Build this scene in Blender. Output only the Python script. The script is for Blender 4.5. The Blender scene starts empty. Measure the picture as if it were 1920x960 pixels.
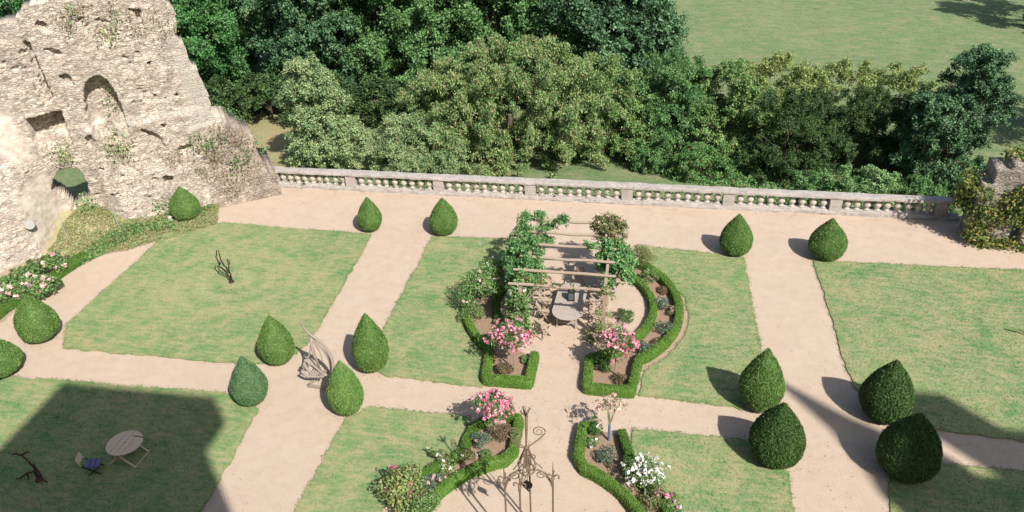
import bpy, math, random
import numpy as np
from mathutils import Vector, Matrix, noise as mnoise
S = bpy.context.scene
COL = S.collection
rng = np.random.default_rng(11)
random.seed(5)
PI = math.pi

# ------------------------------------------------------------ camera, sky, sun, exposure
F_PX, PITCH, YAW, ROLL, HCAM = 1474.97, 0.5519897, -0.1823356, -0.0352782, 20.0
def cam_axes(p, ya, r):
    cy, sy, cp, sp = math.cos(ya), math.sin(ya), math.cos(p), math.sin(p)
    fwd = np.array([sy*cp, cy*cp, -sp]); right = np.array([cy, -sy, 0.0]); up = np.cross(right, fwd)
    c, s = math.cos(r), math.sin(r)
    return right*c+up*s, -right*s+up*c, fwd
RA, UA, FA = cam_axes(PITCH, YAW, ROLL)
cd = bpy.data.cameras.new('camera'); cam = bpy.data.objects.new('camera', cd); COL.objects.link(cam)
cd.sensor_width = 36.0; cd.lens = F_PX*36/1920; cd.clip_start = 0.2; cd.clip_end = 1500
M = Matrix.Identity(4)
for i in range(3):
    M[i][0], M[i][1], M[i][2] = RA[i], UA[i], -FA[i]
M[0][3], M[1][3], M[2][3] = 0, 0, HCAM
cam.matrix_world = M
S.camera = cam

SUNV = Vector((0.67, -0.74, 1.0)).normalized()
w = bpy.data.worlds.new("World"); S.world = w; w.use_nodes = True
nt = w.node_tree; bg = nt.nodes['Background']
sky = nt.nodes.new('ShaderNodeTexSky'); sky.sky_type = 'NISHITA'; sky.sun_disc = False
sky.sun_elevation = math.asin(SUNV.z); sky.sun_rotation = math.atan2(SUNV.x, SUNV.y)
sky.air_density = 1.3; sky.dust_density = 2.0
nt.links.new(sky.outputs[0], bg.inputs[0]); bg.inputs[1].default_value = 0.085
sl = bpy.data.lights.new('sun', 'SUN'); sl.energy = 5.0; sl.angle = math.radians(0.55); sl.color = (1.0, 0.95, 0.87)
so = bpy.data.objects.new('sun', sl); COL.objects.link(so)
so.rotation_mode = 'QUATERNION'; so.rotation_quaternion = SUNV.to_track_quat('Z', 'Y'); so.location = (20, -20, 60)
S.view_settings.view_transform = 'Standard'; S.view_settings.look = 'None'
S.view_settings.exposure = 0.46; S.view_settings.gamma = 1.0
S.render.engine = 'CYCLES'
S.cycles.max_bounces = 6; S.cycles.diffuse_bounces = 3; S.cycles.transmission_bounces = 3
S.cycles.transparent_max_bounces = 4

# ------------------------------------------------------------ geometry helpers
def ray(px, py): return RA*(px-960)/F_PX - UA*(py-480)/F_PX + FA
def gp(px, py, z=0.0):
    d = ray(px, py); t = (z-HCAM)/d[2]; return np.array([0, 0, HCAM])+d*t
def yp(px, py, Y):
    d = ray(px, py); t = Y/d[1]; return np.array([0, 0, HCAM])+d*t

def tag(o, label=None, cat=None, group=None, kind=None):
    if label: o['label'] = label
    if cat: o['category'] = cat
    if group: o['group'] = group
    if kind: o['kind'] = kind
    return o
def empty(name, loc, label, cat, group=None, rz=0.0):
    o = bpy.data.objects.new(name, None); COL.objects.link(o); o.location = loc; o.rotation_euler = (0, 0, rz)
    o.empty_display_size = 0.3
    return tag(o, label, cat, group)

class MB:
    """collects vertices and faces, links them as one mesh object"""
    def __init__(s): s.v = []; s.f = []; s.n = 0
    def add(s, v, f):
        v = np.asarray(v, float).reshape(-1, 3)
        s.v.append(v); n = s.n
        s.f += [tuple(int(i)+n for i in q) for q in f]; s.n += len(v)
        return s
    def box(s, c, d, rot=0.0, tilt=None, taper=1.0):
        x, y, z = d[0]/2, d[1]/2, d[2]/2
        v = np.array([[-x,-y,-z],[x,-y,-z],[x,y,-z],[-x,y,-z],[-x*taper,-y*taper,z],[x*taper,-y*taper,z],[x*taper,y*taper,z],[-x*taper,y*taper,z]])
        if tilt is not None: v = v@np.array(tilt.to_3x3()).T
        if rot: cr, sr = math.cos(rot), math.sin(rot); v = v@np.array([[cr, sr, 0], [-sr, cr, 0], [0, 0, 1]])
        return s.add(v+np.array(c), [(3,2,1,0),(4,5,6,7),(0,1,5,4),(1,2,6,5),(2,3,7,6),(3,0,4,7)])
    def bar(s, a, b, w, h, up=(0, 0, 1)):
        a = np.array(a, float); b = np.array(b, float); d = b-a; L = np.linalg.norm(d); d /= L
        u = np.array(up, float)
        if abs(d@u) > .98: u = np.array([0, 1.0, 0])
        sd = np.cross(d, u); sd /= np.linalg.norm(sd); u2 = np.cross(sd, d)
        v = []
        for P in (a, b):
            for i, j in ((-1, -1), (1, -1), (1, 1), (-1, 1)): v.append(P+sd*i*w/2+u2*j*h/2)
        return s.add(v, [(0,1,2,3),(7,6,5,4),(0,4,5,1),(1,5,6,2),(2,6,7,3),(3,7,4,0)])
    def tube(s, pts, rad, seg=8):
        pts = np.array(pts, float); n = len(pts)
        rad = np.full(n, rad) if np.isscalar(rad) else np.array(rad, float)
        T = np.gradient(pts, axis=0); T /= np.linalg.norm(T, axis=1)[:, None]+1e-9
        u = np.array([0.31, 0.2, 0.93]); V = []; pu = None
        for i in range(n):
            t = T[i]
            if pu is None:
                q = u if abs(t@u) < .9 else np.array([1.0, 0, 0])
                pu = q-t*(q@t)
            else: pu = pu-t*(pu@t)
            pu /= np.linalg.norm(pu); b = np.cross(t, pu)
            for k in range(seg):
                a = 2*PI*k/seg; V.append(pts[i]+rad[i]*(math.cos(a)*pu+math.sin(a)*b))
        F = [(i*seg+k, i*seg+(k+1) % seg, (i+1)*seg+(k+1) % seg, (i+1)*seg+k) for i in range(n-1) for k in range(seg)]
        F += [tuple(range(seg-1, -1, -1)), tuple((n-1)*seg+k for k in range(seg))]
        return s.add(V, F)
    def lathe(s, prof, c=(0, 0, 0), seg=12, sq=0):
        V = []; n = len(prof)
        for r, z in prof:
            for k in range(seg):
                a = 2*PI*(k+.5)/seg; V.append((c[0]+r*math.cos(a), c[1]+r*math.sin(a), c[2]+z))
        F = [(i*seg+k, i*seg+(k+1) % seg, (i+1)*seg+(k+1) % seg, (i+1)*seg+k) for i in range(n-1) for k in range(seg)]
        F += [tuple(range(seg-1, -1, -1)), tuple((n-1)*seg+k for k in range(seg))]
        return s.add(V, F)
    def build(s, name, mat, parent=None, smooth=False):
        V = np.concatenate(s.v) if s.v else np.zeros((0, 3))
        return mesh_obj(name, V, s.f, mat, parent, smooth)

def link(name, me, mat, parent=None):
    o = bpy.data.objects.new(name, me)
    if mat and not me.materials: me.materials.append(mat)
    COL.objects.link(o)
    if parent is not None: o.parent = parent
    return o
def mesh_obj(name, V, Fc, mat, parent=None, smooth=False, attrs=None):
    me = bpy.data.meshes.new(name)
    if isinstance(Fc, np.ndarray):
        n, k = Fc.shape
        me.vertices.add(len(V)); me.vertices.foreach_set('co', np.asarray(V, np.float32).ravel())
        me.loops.add(n*k); me.loops.foreach_set('vertex_index', Fc.astype(np.int32).ravel())
        me.polygons.add(n); me.polygons.foreach_set('loop_start', np.arange(0, n*k, k, dtype=np.int32))
        me.update(calc_edges=True)
    else:
        me.from_pydata([tuple(v) for v in V], [], Fc); me.update()
    if smooth: me.polygons.foreach_set('use_smooth', np.ones(len(me.polygons), bool))
    if attrs:
        for k, a in attrs.items():
            at = me.attributes.new(k, 'FLOAT', 'POINT'); at.data.foreach_set('value', np.asarray(a, np.float32))
    return link(name, me, mat, parent)

def unit(v): return v/(np.linalg.norm(v, axis=-1, keepdims=True)+1e-9)
def leaves(P, N, L, Wd, spread=.9, droop=0.0, cl=None):
    """one rhombic leaf per point P facing roughly N; returns verts, faces, attrs"""
    n = len(P)
    nn = unit(N+rng.normal(0, spread, (n, 3)))
    t = unit(np.cross(nn, rng.normal(0, 1, (n, 3)))+np.array([0, 0, -droop]))
    b = unit(np.cross(nn, t))
    l = (L*rng.uniform(.6, 1.25, n))[:, None]; w_ = (Wd*rng.uniform(.7, 1.2, n))[:, None]
    fold = nn*w_*.35
    V = np.stack([P-t*l/2, P+b*w_/2+fold, P+t*l/2, P-b*w_/2+fold], 1).reshape(-1, 3)
    F = np.arange(4*n).reshape(n, 4)
    r = np.repeat(rng.random(n), 4); c = np.repeat(cl if cl is not None else rng.random(n), 4)
    return V, F, {'rnd': r, 'cl': c}
def merge(parts):
    V = []; F = []; A = {}; n = 0
    for v, f, a in parts:
        V.append(v); F.append(f+n); n += len(v)
        for k in a: A.setdefault(k, []).append(a[k])
    return np.concatenate(V), np.concatenate(F), {k: np.concatenate(x) for k, x in A.items()}
def sph(n):
    return unit(rng.normal(0, 1, (n, 3)))
def clumps(env, ncl, rc, nl, L, Wd, spread=.9, droop=0.0, shell=(.72, 1.0), low=-.6, squash=.8, fill=.12, feather=False):
    """foliage: leaves on the skins of many small lobes strewn over an ellipsoid envelope (list of centre+radii)"""
    env = np.array(env, float); vol = env[:, 3]*env[:, 4]*env[:, 5]; vol = vol**.67; vol /= vol.sum()
    k = rng.choice(len(env), ncl, p=vol); d = sph(ncl)
    d[:, 2] = np.where(d[:, 2] < low, -d[:, 2], d[:, 2])
    rr = rng.uniform(*shell, ncl); inn = rng.random(ncl) < fill; rr[inn] *= .6
    C = env[k, :3]+d*env[k, 3:6]*rr[:, None]
    R = rc*rng.uniform(.6, 1.35, ncl)
    ck = rng.random(ncl)
    per = (nl*(R/rc)**2).astype(int)
    idx = np.repeat(np.arange(ncl), per); n = len(idx)
    if feather:
        ax = unit(d+rng.normal(0, .45, (ncl, 3))+np.array([0, 0, .15]))
        nb = 5; bx = unit(ax[:, None, :]+rng.normal(0, .55, (ncl, nb, 3)))       # a few side shoots in every spray
        b = bx[idx, rng.integers(0, nb, n)]; u = rng.random(n)**.7
        P = C[idx]+b*(R[idx]*(u*2.1-.7))[:, None]+rng.normal(0, 1, (n, 3))*(R[idx]*(.34-.20*u))[:, None]
        P[:, 2] -= R[idx]*u*u*.35*(1+droop)
        dd = unit(b*.5+rng.normal(0, .5, (n, 3))+np.array([0, 0, .9]))
    else:
        dd = sph(n); dd = unit(dd+d[idx]*.45+np.array([0, 0, .35]))
        rad = R[idx]*rng.uniform(.0, 1, n)**.28
        P = C[idx]+dd*rad[:, None]*np.array([1, 1, squash])
    return leaves(P, dd, L, Wd, spread, droop, ck[idx]), C, R

# ------------------------------------------------------------ materials
def nmat(name):
    m = bpy.data.materials.new(name); m.use_nodes = True; t = m.node_tree
    for n in list(t.nodes): t.nodes.remove(n)
    out = t.nodes.new('ShaderNodeOutputMaterial')
    return m, t, out
def N(t, ty, **kw):
    n = t.nodes.new(ty)
    for k, v in kw.items():
        if k.startswith('i_'): n.inputs[k[2:].replace('_', ' ')].default_value = v
        else: setattr(n, k, v)
    return n
def ramp(t, fac, stops):
    r = t.nodes.new('ShaderNodeValToRGB'); e = r.color_ramp.elements
    while len(e) < len(stops): e.new(.5)
    for i, (p, c) in enumerate(stops): e[i].position = p; e[i].color = (*c, 1) if len(c) == 3 else c
    t.links.new(fac, r.inputs[0]); return r.outputs[0]
def mixc(t, fac, a, b, mode='MIX'):
    m = t.nodes.new('ShaderNodeMix'); m.data_type = 'RGBA'; m.blend_type = mode
    for s, x in ((m.inputs[0], fac), (m.inputs[6], a), (m.inputs[7], b)):
        if hasattr(x, 'links'): t.links.new(x, s)
        elif isinstance(x, (tuple, list)): s.default_value = (*x, 1)
        else: s.default_value = x
    return m.outputs[2]
def nz(t, vec, scale, detail=4, rough=.55, dist=0.0):
    n = N(t, 'ShaderNodeTexNoise'); n.inputs['Scale'].default_value = scale; n.inputs['Detail'].default_value = detail
    n.inputs['Roughness'].default_value = rough; n.inputs['Distortion'].default_value = dist
    if vec is not None: t.links.new(vec, n.inputs['Vector'])
    return n.outputs['Fac']
def pos(t): return N(t, 'ShaderNodeNewGeometry').outputs['Position']
def objc(t): return N(t, 'ShaderNodeTexCoord').outputs['Object']
def bump(t, h, st, d=.02, nrm=None):
    b = N(t, 'ShaderNodeBump'); b.inputs['Strength'].default_value = st; b.inputs['Distance'].default_value = d
    t.links.new(h, b.inputs['Height'])
    if nrm: t.links.new(nrm, b.inputs['Normal'])
    return b.outputs[0]
def prin(t, out, col, rough=.9, normal=None, metal=0.0, spec=.3):
    p = N(t, 'ShaderNodeBsdfPrincipled'); p.inputs['Roughness'].default_value = rough; p.inputs['Metallic'].default_value = metal
    p.inputs['Specular IOR Level'].default_value = spec
    if hasattr(col, 'links'): t.links.new(col, p.inputs['Base Color'])
    else: p.inputs['Base Color'].default_value = (*col, 1)
    if normal: t.links.new(normal, p.inputs['Normal'])
    t.links.new(p.outputs[0], out.inputs[0]); return p
def attr(t, n): return N(t, 'ShaderNodeAttribute', attribute_name=n).outputs['Fac']

def leaf_mat(name, a, b, c=None, cfrac=.12, trans=.3, rough=.55):
    m, t, out = nmat(name)
    cl = attr(t, 'cl'); rn = attr(t, 'rnd')
    c1 = mixc(t, cl, a, b)
    c2 = mixc(t, ramp(t, rn, [(0, (.62,)*3), (1, (1.3,)*3)]), (0, 0, 0), c1, 'MIX')
    h = N(t, 'ShaderNodeHueSaturation'); t.links.new(c1, h.inputs['Color'])
    v = N(t, 'ShaderNodeMapRange'); v.inputs[3].default_value = .6; v.inputs[4].default_value = 1.4
    t.links.new(rn, v.inputs[0]); t.links.new(v.outputs[0], h.inputs['Value'])
    col = h.outputs[0]
    if c:
        g = N(t, 'ShaderNodeMath', operation='FRACT'); mu = N(t, 'ShaderNodeMath', operation='MULTIPLY'); mu.inputs[1].default_value = 37.7
        t.links.new(rn, mu.inputs[0]); t.links.new(mu.outputs[0], g.inputs[0])
        lt = N(t, 'ShaderNodeMath', operation='LESS_THAN'); lt.inputs[1].default_value = cfrac; t.links.new(g.outputs[0], lt.inputs[0])
        col = mixc(t, lt.outputs[0], col, c)
    d = N(t, 'ShaderNodeBsdfPrincipled'); d.inputs['Roughness'].default_value = rough; d.inputs['Specular IOR Level'].default_value = .35
    tr = N(t, 'ShaderNodeBsdfTranslucent'); mx = N(t, 'ShaderNodeMixShader'); mx.inputs[0].default_value = trans
    t.links.new(col, d.inputs['Base Color']); t.links.new(col, tr.inputs[0])
    t.links.new(d.outputs[0], mx.inputs[1]); t.links.new(tr.outputs[0], mx.inputs[2]); t.links.new(mx.outputs[0], out.inputs[0])
    return m

def flat(name, col, rough=.8, var=.25, scale=30, metal=0.0, bs=.3):
    m, t, out = nmat(name); v = objc(t)
    n = nz(t, v, scale, 5)
    c = mixc(t, n, tuple(x*(1-var) for x in col), tuple(min(1, x*(1+var)) for x in col))
    prin(t, out, c, rough, bump(t, n, bs, .01), metal); return m

def m_wood(name, col, grey=None):
    m, t, out = nmat(name); v = objc(t)
    mp = N(t, 'ShaderNodeMapping'); mp.inputs['Scale'].default_value = (14, 14, 14); t.links.new(v, mp.inputs[0])
    n = nz(t, mp.outputs[0], 2.2, 6, .6, 1.5); n2 = nz(t, v, 2.0, 3)
    c = mixc(t, n, tuple(x*.7 for x in col), tuple(min(1, x*1.25) for x in col))
    if grey: c = mixc(t, n2, c, grey)
    prin(t, out, c, .8, bump(t, n, .4, .005)); return m

def m_gravel():
    m, t, out = nmat('gravel'); p = pos(t)
    a = nz(t, p, .35, 5, .6); b = nz(t, p, 2.2, 5, .65); c = nz(t, p, 28, 3, .7); d = nz(t, p, 90, 2, .7)
    base = ramp(t, a, [(.3, (.39, .292, .215)), (.7, (.48, .368, .28))])
    base = mixc(t, ramp(t, b, [(.42, (0,)*3), (.7, (1,)*3)]), base, (.36, .262, .185))
    tr_ = nz(t, p, .9, 6, .7, 1.2)
    base = mixc(t, ramp(t, tr_, [(.40, (.45,)*3), (.55, (0,)*3)]), base, (.50, .40, .315))
    base = mixc(t, .42, base, ramp(t, c, [(.35, (.27, .20, .15)), (.65, (.68, .53, .41))]))
    base = mixc(t, .22, base, ramp(t, d, [(.4, (.22, .18, .15)), (.62, (.85, .74, .63))]))
    h = N(t, 'ShaderNodeMath', operation='ADD'); t.links.new(c, h.inputs[0]); t.links.new(d, h.inputs[1])
    prin(t, out, base, .95, bump(t, h.outputs[0], .35, .02), spec=.15); return m

def lawn_color(t, p, lush=0.0):
    """mottled mown turf: green, straw and mossy patches, faint mowing rings"""
    a = nz(t, p, .30, 5, .68, .9); b = nz(t, p, .60, 7, .78, .5)
    mp = N(t, 'ShaderNodeMapping'); mp.inputs['Scale'].default_value = (1.0, 3.2, 1.0); mp.inputs['Rotation'].default_value = (0, 0, .25)
    t.links.new(p, mp.inputs[0]); st = nz(t, mp.outputs[0], 1.6, 4, .7)
    g = ramp(t, a, [(.3, (.078, .200, .068)), (.5, (.125, .240, .090)), (.72, (.205, .285, .120))])
    s = N(t, 'ShaderNodeMath', operation='MULTIPLY_ADD'); t.links.new(b, s.inputs[0]); s.inputs[1].default_value = .55
    q = N(t, 'ShaderNodeMath', operation='MULTIPLY'); t.links.new(st, q.inputs[0]); q.inputs[1].default_value = .5
    t.links.new(q.outputs[0], s.inputs[2])
    f = ramp(t, s.outputs[0], [(.43+lush, (0,)*3), (.60+lush, (.9,)*3)])
    g = mixc(t, f, g, (.37, .325, .18))
    fine = nz(t, p, 14, 4, .75)
    g = mixc(t, .22, g, mixc(t, fine, tuple((.05, .11, .035)), tuple((.30, .38, .17))))
    return g, fine
def m_lawn():
    m, t, out = nmat('lawn'); p = pos(t)
    g, f = lawn_color(t, p)
    # faint circular mowing rings round the sculpture on the far left lawn
    sb = N(t, 'ShaderNodeVectorMath', operation='SUBTRACT'); sb.inputs[1].default_value = (-18.4, 28.2, 0); t.links.new(p, sb.inputs[0])
    wv = N(t, 'ShaderNodeTexWave', wave_type='RINGS', rings_direction='Z'); wv.inputs['Scale'].default_value = .30; wv.inputs['Distortion'].default_value = 3.0
    wv.inputs['Detail'].default_value = 2
    t.links.new(sb.outputs[0], wv.inputs[0])
    ln = N(t, 'ShaderNodeVectorMath', operation='LENGTH'); t.links.new(sb.outputs[0], ln.inputs[0])
    rm = N(t, 'ShaderNodeMapRange'); rm.inputs[1].default_value = 1.0; rm.inputs[2].default_value = 6.5; rm.inputs[3].default_value = 1.0; rm.inputs[4].default_value = 0.0; t.links.new(ln.outputs['Value'], rm.inputs[0])
    mm = N(t, 'ShaderNodeMath', operation='MULTIPLY'); t.links.new(wv.outputs[1], mm.inputs[0]); t.links.new(rm.outputs[0], mm.inputs[1])
    m3 = N(t, 'ShaderNodeMath', operation='MULTIPLY'); t.links.new(mm.outputs[0], m3.inputs[0]); t.links.new(nz(t, p, .5, 4, .7), m3.inputs[1])
    g = mixc(t, ramp(t, m3.outputs[0], [(.12, (0,)*3), (.6, (.75,)*3)]), g, (.33, .33, .18))
    prin(t, out, g, .95, bump(t, f, .5, .03), spec=.1); return m
def m_blade():
    m, t, out = nmat('grass_blade'); p = pos(t); g, f = lawn_color(t, p)
    rn = attr(t, 'rnd'); h = N(t, 'ShaderNodeHueSaturation'); t.links.new(g, h.inputs['Color'])
    v = N(t, 'ShaderNodeMapRange'); v.inputs[3].default_value = .85; v.inputs[4].default_value = 1.25
    t.links.new(rn, v.inputs[0]); t.links.new(v.outputs[0], h.inputs['Value'])
    d = N(t, 'ShaderNodeBsdfDiffuse'); tr = N(t, 'ShaderNodeBsdfTranslucent'); mx = N(t, 'ShaderNodeMixShader'); mx.inputs[0].default_value = .3
    t.links.new(h.outputs[0], d.inputs[0]); t.links.new(h.outputs[0], tr.inputs[0]); t.links.new(d.outputs[0], mx.inputs[1]); t.links.new(tr.outputs[0], mx.inputs[2])
    t.links.new(mx.outputs[0], out.inputs[0]); return m
def m_meadow():
    m, t, out = nmat('meadow'); p = pos(t)
    mp = N(t, 'ShaderNodeMapping'); mp.inputs['Scale'].default_value = (.62, 1.15, 1.0); mp.inputs['Rotation'].default_value = (0, 0, -.12); t.links.new(p, mp.inputs[0])
    a = nz(t, p, .06, 5, .6, .4); b = nz(t, mp.outputs[0], .9, 6, .75, .4); c = nz(t, p, 3.2, 6, .85)
    g = ramp(t, a, [(.3, (.085, .170, .070)), (.55, (.120, .200, .085)), (.75, (.160, .210, .100))])
    g = mixc(t, ramp(t, b, [(.44, (0,)*3), (.60, (.85,)*3)]), g, (.285, .26, .16))
    g = mixc(t, ramp(t, b, [(.30, (.9,)*3), (.43, (0,)*3)]), g, (.09, .19, .08))
    g = mixc(t, .5, g, mixc(t, ramp(t, c, [(.35, (0,)*3), (.65, (1,)*3)]), (.06, .12, .045), (.26, .29, .15)))
    dq = N(t, 'ShaderNodeVectorMath', operation='DISTANCE'); dq.inputs[1].default_value = (-31, 54.5, -5); t.links.new(p, dq.inputs[0])
    dn = N(t, 'ShaderNodeMath', operation='MULTIPLY_ADD'); t.links.new(a, dn.inputs[0]); dn.inputs[1].default_value = 8.0; t.links.new(dq.outputs['Value'], dn.inputs[2])
    dm = N(t, 'ShaderNodeMath', operation='MULTIPLY'); t.links.new(dn.outputs[0], dm.inputs[0]); dm.inputs[1].default_value = .05
    g = mixc(t, ramp(t, dm.outputs[0], [(.40, (.8,)*3), (.72, (0,)*3)]), g, mixc(t, c, (.26, .21, .11), (.46, .38, .22)))
    prin(t, out, g, .95, bump(t, c, .8, .08), spec=.1); return m

def m_stone(name, warm=(.60, .52, .43), sc=3.2, lich=.35, bright=1.0, green=.12):
    """coursed rubble: stretched cells with pale mortar, stains and weeds; attributes plaster / ashlar pick patches"""
    m, t, out = nmat(name); v = objc(t)
    wob = N(t, 'ShaderNodeTexNoise'); wob.inputs['Scale'].default_value = 1.5; t.links.new(v, wob.inputs['Vector'])
    ad = N(t, 'ShaderNodeVectorMath', operation='MULTIPLY_ADD'); t.links.new(wob.outputs['Color'], ad.inputs[0]); ad.inputs[1].default_value = (.25, .25, .2); t.links.new(v, ad.inputs[2])
    mp = N(t, 'ShaderNodeMapping'); mp.inputs['Scale'].default_value = (sc, sc, sc*2.7); t.links.new(ad.outputs[0], mp.inputs[0])
    ve = N(t, 'ShaderNodeTexVoronoi', feature='DISTANCE_TO_EDGE'); ve.inputs['Scale'].default_value = 1; t.links.new(mp.outputs[0], ve.inputs['Vector'])
    vc = N(t, 'ShaderNodeTexVoronoi', feature='F1'); vc.inputs['Scale'].default_value = 1; t.links.new(mp.outputs[0], vc.inputs['Vector'])
    sepc = N(t, 'ShaderNodeSeparateColor'); t.links.new(vc.outputs['Color'], sepc.inputs[0])
    W_ = tuple(x*bright for x in warm)
    stone = ramp(t, sepc.outputs[0], [(0, tuple(x*.50 for x in W_)), (.25, tuple(x*.85 for x in W_)), (.5, W_), (.75, tuple(min(.85, x*1.25) for x in W_)), (1, (W_[0]*.75, W_[1]*.78, W_[2]*.84))])
    big = nz(t, v, .45, 5, .65); med = nz(t, v, 2.5, 6, .7); fine = nz(t, v, 22, 4, .7)
    c = mixc(t, ramp(t, ve.outputs[0], [(.0, (.95,)*3), (.10, (0,)*3)]), stone, tuple(x*.30 for x in W_))
    c = mixc(t, ramp(t, big, [(.40, (0,)*3), (.68, (lich,)*3)]), c, (.25, .225, .20))
    c = mixc(t, ramp(t, med, [(.56, (0,)*3), (.74, (.75,)*3)]), c, (.34, .25, .15))
    c = mixc(t, .3, c, mixc(t, fine, tuple(x*.4 for x in W_), tuple(min(1, x*1.6) for x in W_)))
    gm = nz(t, v, 1.1, 5, .75)
    pk = nz(t, v, .55, 6, .78, .8)
    c = mixc(t, ramp(t, pk, [(.49, (0,)*3), (.66, (.7,)*3)]), c, (.27, .215, .18))
    c = mixc(t, ramp(t, gm, [(.62, (0,)*3), (.75, (green*4,)*3)]), c, (.20, .21, .11))
    tn = attr(t, 'tone'); c = mixc(t, ramp(t, tn, [(0, (.45,)*3), (.25, (.1,)*3), (.5, (0,)*3)]), c, tuple(x*.45 for x in W_))
    c = mixc(t, ramp(t, tn, [(.7, (0,)*3), (1, (.45,)*3)]), c, tuple(min(.85, x*1.35) for x in W_))
    c = mixc(t, ramp(t, attr(t, 'joint'), [(.3, (0,)*3), (1, (.75,)*3)]), c, tuple(x*.32 for x in W_))
    c = mixc(t, attr(t, 'grey'), c, (.66, .63, .62), 'MULTIPLY')
    pl = attr(t, 'plaster')
    c = mixc(t, pl, c, mixc(t, ramp(t, med, [(.35, (0,)*3), (.6, (1,)*3)]), (.36, .30, .24), (.52, .465, .40)))
    # dressed quoins
    ashv = attr(t, 'ashlar')
    bk = N(t, 'ShaderNodeTexBrick'); bk.inputs['Scale'].default_value = 1.0; bk.inputs['Brick Width'].default_value = .75; bk.inputs['Row Height'].default_value = .33
    bk.inputs['Mortar Size'].default_value = .018; bk.inputs['Color1'].default_value = (.42, .375, .31, 1); bk.inputs['Color2'].default_value = (.52, .47, .40, 1); bk.inputs['Mortar'].default_value = (.3, .27, .23, 1)
    cb = N(t, 'ShaderNodeSeparateXYZ'); t.links.new(v, cb.inputs[0]); cx = N(t, 'ShaderNodeCombineXYZ'); t.links.new(cb.outputs[0], cx.inputs[0]); t.links.new(cb.outputs[2], cx.inputs[1])
    t.links.new(cx.outputs[0], bk.inputs[0])
    c = mixc(t, ashv, c, mixc(t, .3, bk.outputs[0], mixc(t, med, (.26, .235, .2), (.56, .52, .45))))
    hh = ramp(t, ve.outputs[0], [(0, (0,)*3), (.14, (1,)*3)])
    hm = N(t, 'ShaderNodeMath', operation='MULTIPLY_ADD'); t.links.new(fine, hm.inputs[0]); hm.inputs[1].default_value = .6; t.links.new(hh, hm.inputs[2])
    inv = N(t, 'ShaderNodeMath', operation='SUBTRACT'); inv.inputs[0].default_value = 1.0; t.links.new(pl, inv.inputs[1])
    hm2 = N(t, 'ShaderNodeMath', operation='MULTIPLY'); t.links.new(hm.outputs[0], hm2.inputs[0]); t.links.new(inv.outputs[0], hm2.inputs[1])
    prin(t, out, c, .92, bump(t, hm2.outputs[0], .7, .04), spec=.2); return m

def m_oldstone(name, col, dark=(.16, .15, .14), spot=.5, pale=(.72, .68, .64)):
    m, t, out = nmat(name); v = pos(t)
    a = nz(t, v, 1.7, 6, .72, .5); b = nz(t, v, 7, 6, .75, .4); c = nz(t, v, 40, 3, .7)
    k = mixc(t, ramp(t, a, [(.3, (0,)*3), (.7, (1,)*3)]), col, pale)
    k = mixc(t, ramp(t, b, [(.52, (0,)*3), (.64, (spot,)*3)]), k, dark)
    k = mixc(t, ramp(t, a, [(.60, (0,)*3), (.78, (.6,)*3)]), k, (.50, .38, .33))
    k = mixc(t, .25, k, mixc(t, c, tuple(x*.4 for x in col), pale))
    prin(t, out, k, .9, bump(t, b, .6, .04), spec=.2); return m

MAT = {}
MAT['gravel'] = m_gravel(); MAT['lawn'] = m_lawn(); MAT['blade'] = m_blade(); MAT['meadow'] = m_meadow()
MAT['ruin'] = m_stone('ruin_stone', (.60, .515, .43), 4.4, .55, 1.0, .22); MAT['ruin2'] = m_stone('ruin_stone_grey', (.34, .30, .255), 3.4, .6, 1.0, .25)
MAT['bal'] = m_oldstone('lichened_stone', (.34, .30, .275), spot=.75, pale=(.50,.46,.425)); MAT['baluster'] = m_oldstone('weathered_baluster', (.42, .37, .32), spot=.35, pale=(.52,.48,.43))
MAT['soil'] = flat('soil', (.27, .185, .13), .95, .45, 9, bs=.9)
MAT['soilpale'] = flat('dry_soil', (.36, .26, .19), .95, .35, 9, bs=.8)
MAT['bank'] = flat('dry_bank', (.36, .32, .18), .95, .4, 3.5, bs=.9)
MAT['bark'] = flat('bark', (.13, .10, .075), .95, .4, 12, bs=.8)
MAT['barkpale'] = flat('pale_bark', (.30, .25, .19), .95, .3, 14, bs=.6)
MAT['teak'] = m_wood('weathered_teak', (.42, .32, .235), (.45, .37, .30))
MAT['tabletop'] = m_wood('grey_teak', (.34, .285, .25), (.42, .37, .335))
MAT['oak'] = m_wood('pergola_oak', (.30, .22, .155), (.38, .31, .25))
MAT['picnic'] = m_wood('oiled_wood', (.66, .50, .36))
MAT['driftwood'] = m_wood('driftwood', (.25, .20, .165), (.33, .285, .25))
MAT['iron'] = flat('rusted_iron', (.20, .145, .105), .75, .35, 25, .3)
MAT['black'] = flat('black_metal', (.02, .02, .02), .4, .2, 20, .6)
MAT['bronze'] = flat('dark_bronze', (.055, .038, .03), .55, .5, 14, .4)
MAT['rustmetal'] = flat('reddish_bronze', (.12, .055, .04), .6, .5, 14, .3)
MAT['blue'] = flat('slate_blue_fabric', (.13, .14, .24), .9, .15, 20)
MAT['bluetube'] = flat('blue_plastic', (.08, .17, .30), .5, .1, 10)
MAT['glass'] = flat('lantern_glass', (.10, .11, .12), .12, .1, 3)
MAT['candle'] = flat('candle_wax', (.8, .74, .6), .5, .05, 3)
MAT['wallstone'] = flat('facade_stone', (.42, .36, .28), .9, .2, 2)
MAT['slate'] = flat('roof_slate', (.08, .09, .10), .6, .3, 6)
MAT['dark'] = flat('window_dark', (.02, .025, .03), .15, .2, 3)
MAT['greypaint'] = flat('grey_metal', (.35, .34, .33), .5, .1, 8)
YEW = leaf_mat('yew_leaves', (.110, .225, .050), (.175, .300, .080), (.28, .30, .10), .05, .2)
YEWB = leaf_mat('blue_yew_leaves', (.095, .195, .085), (.145, .25, .115), (.14, .20, .12), .05, .2)
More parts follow.
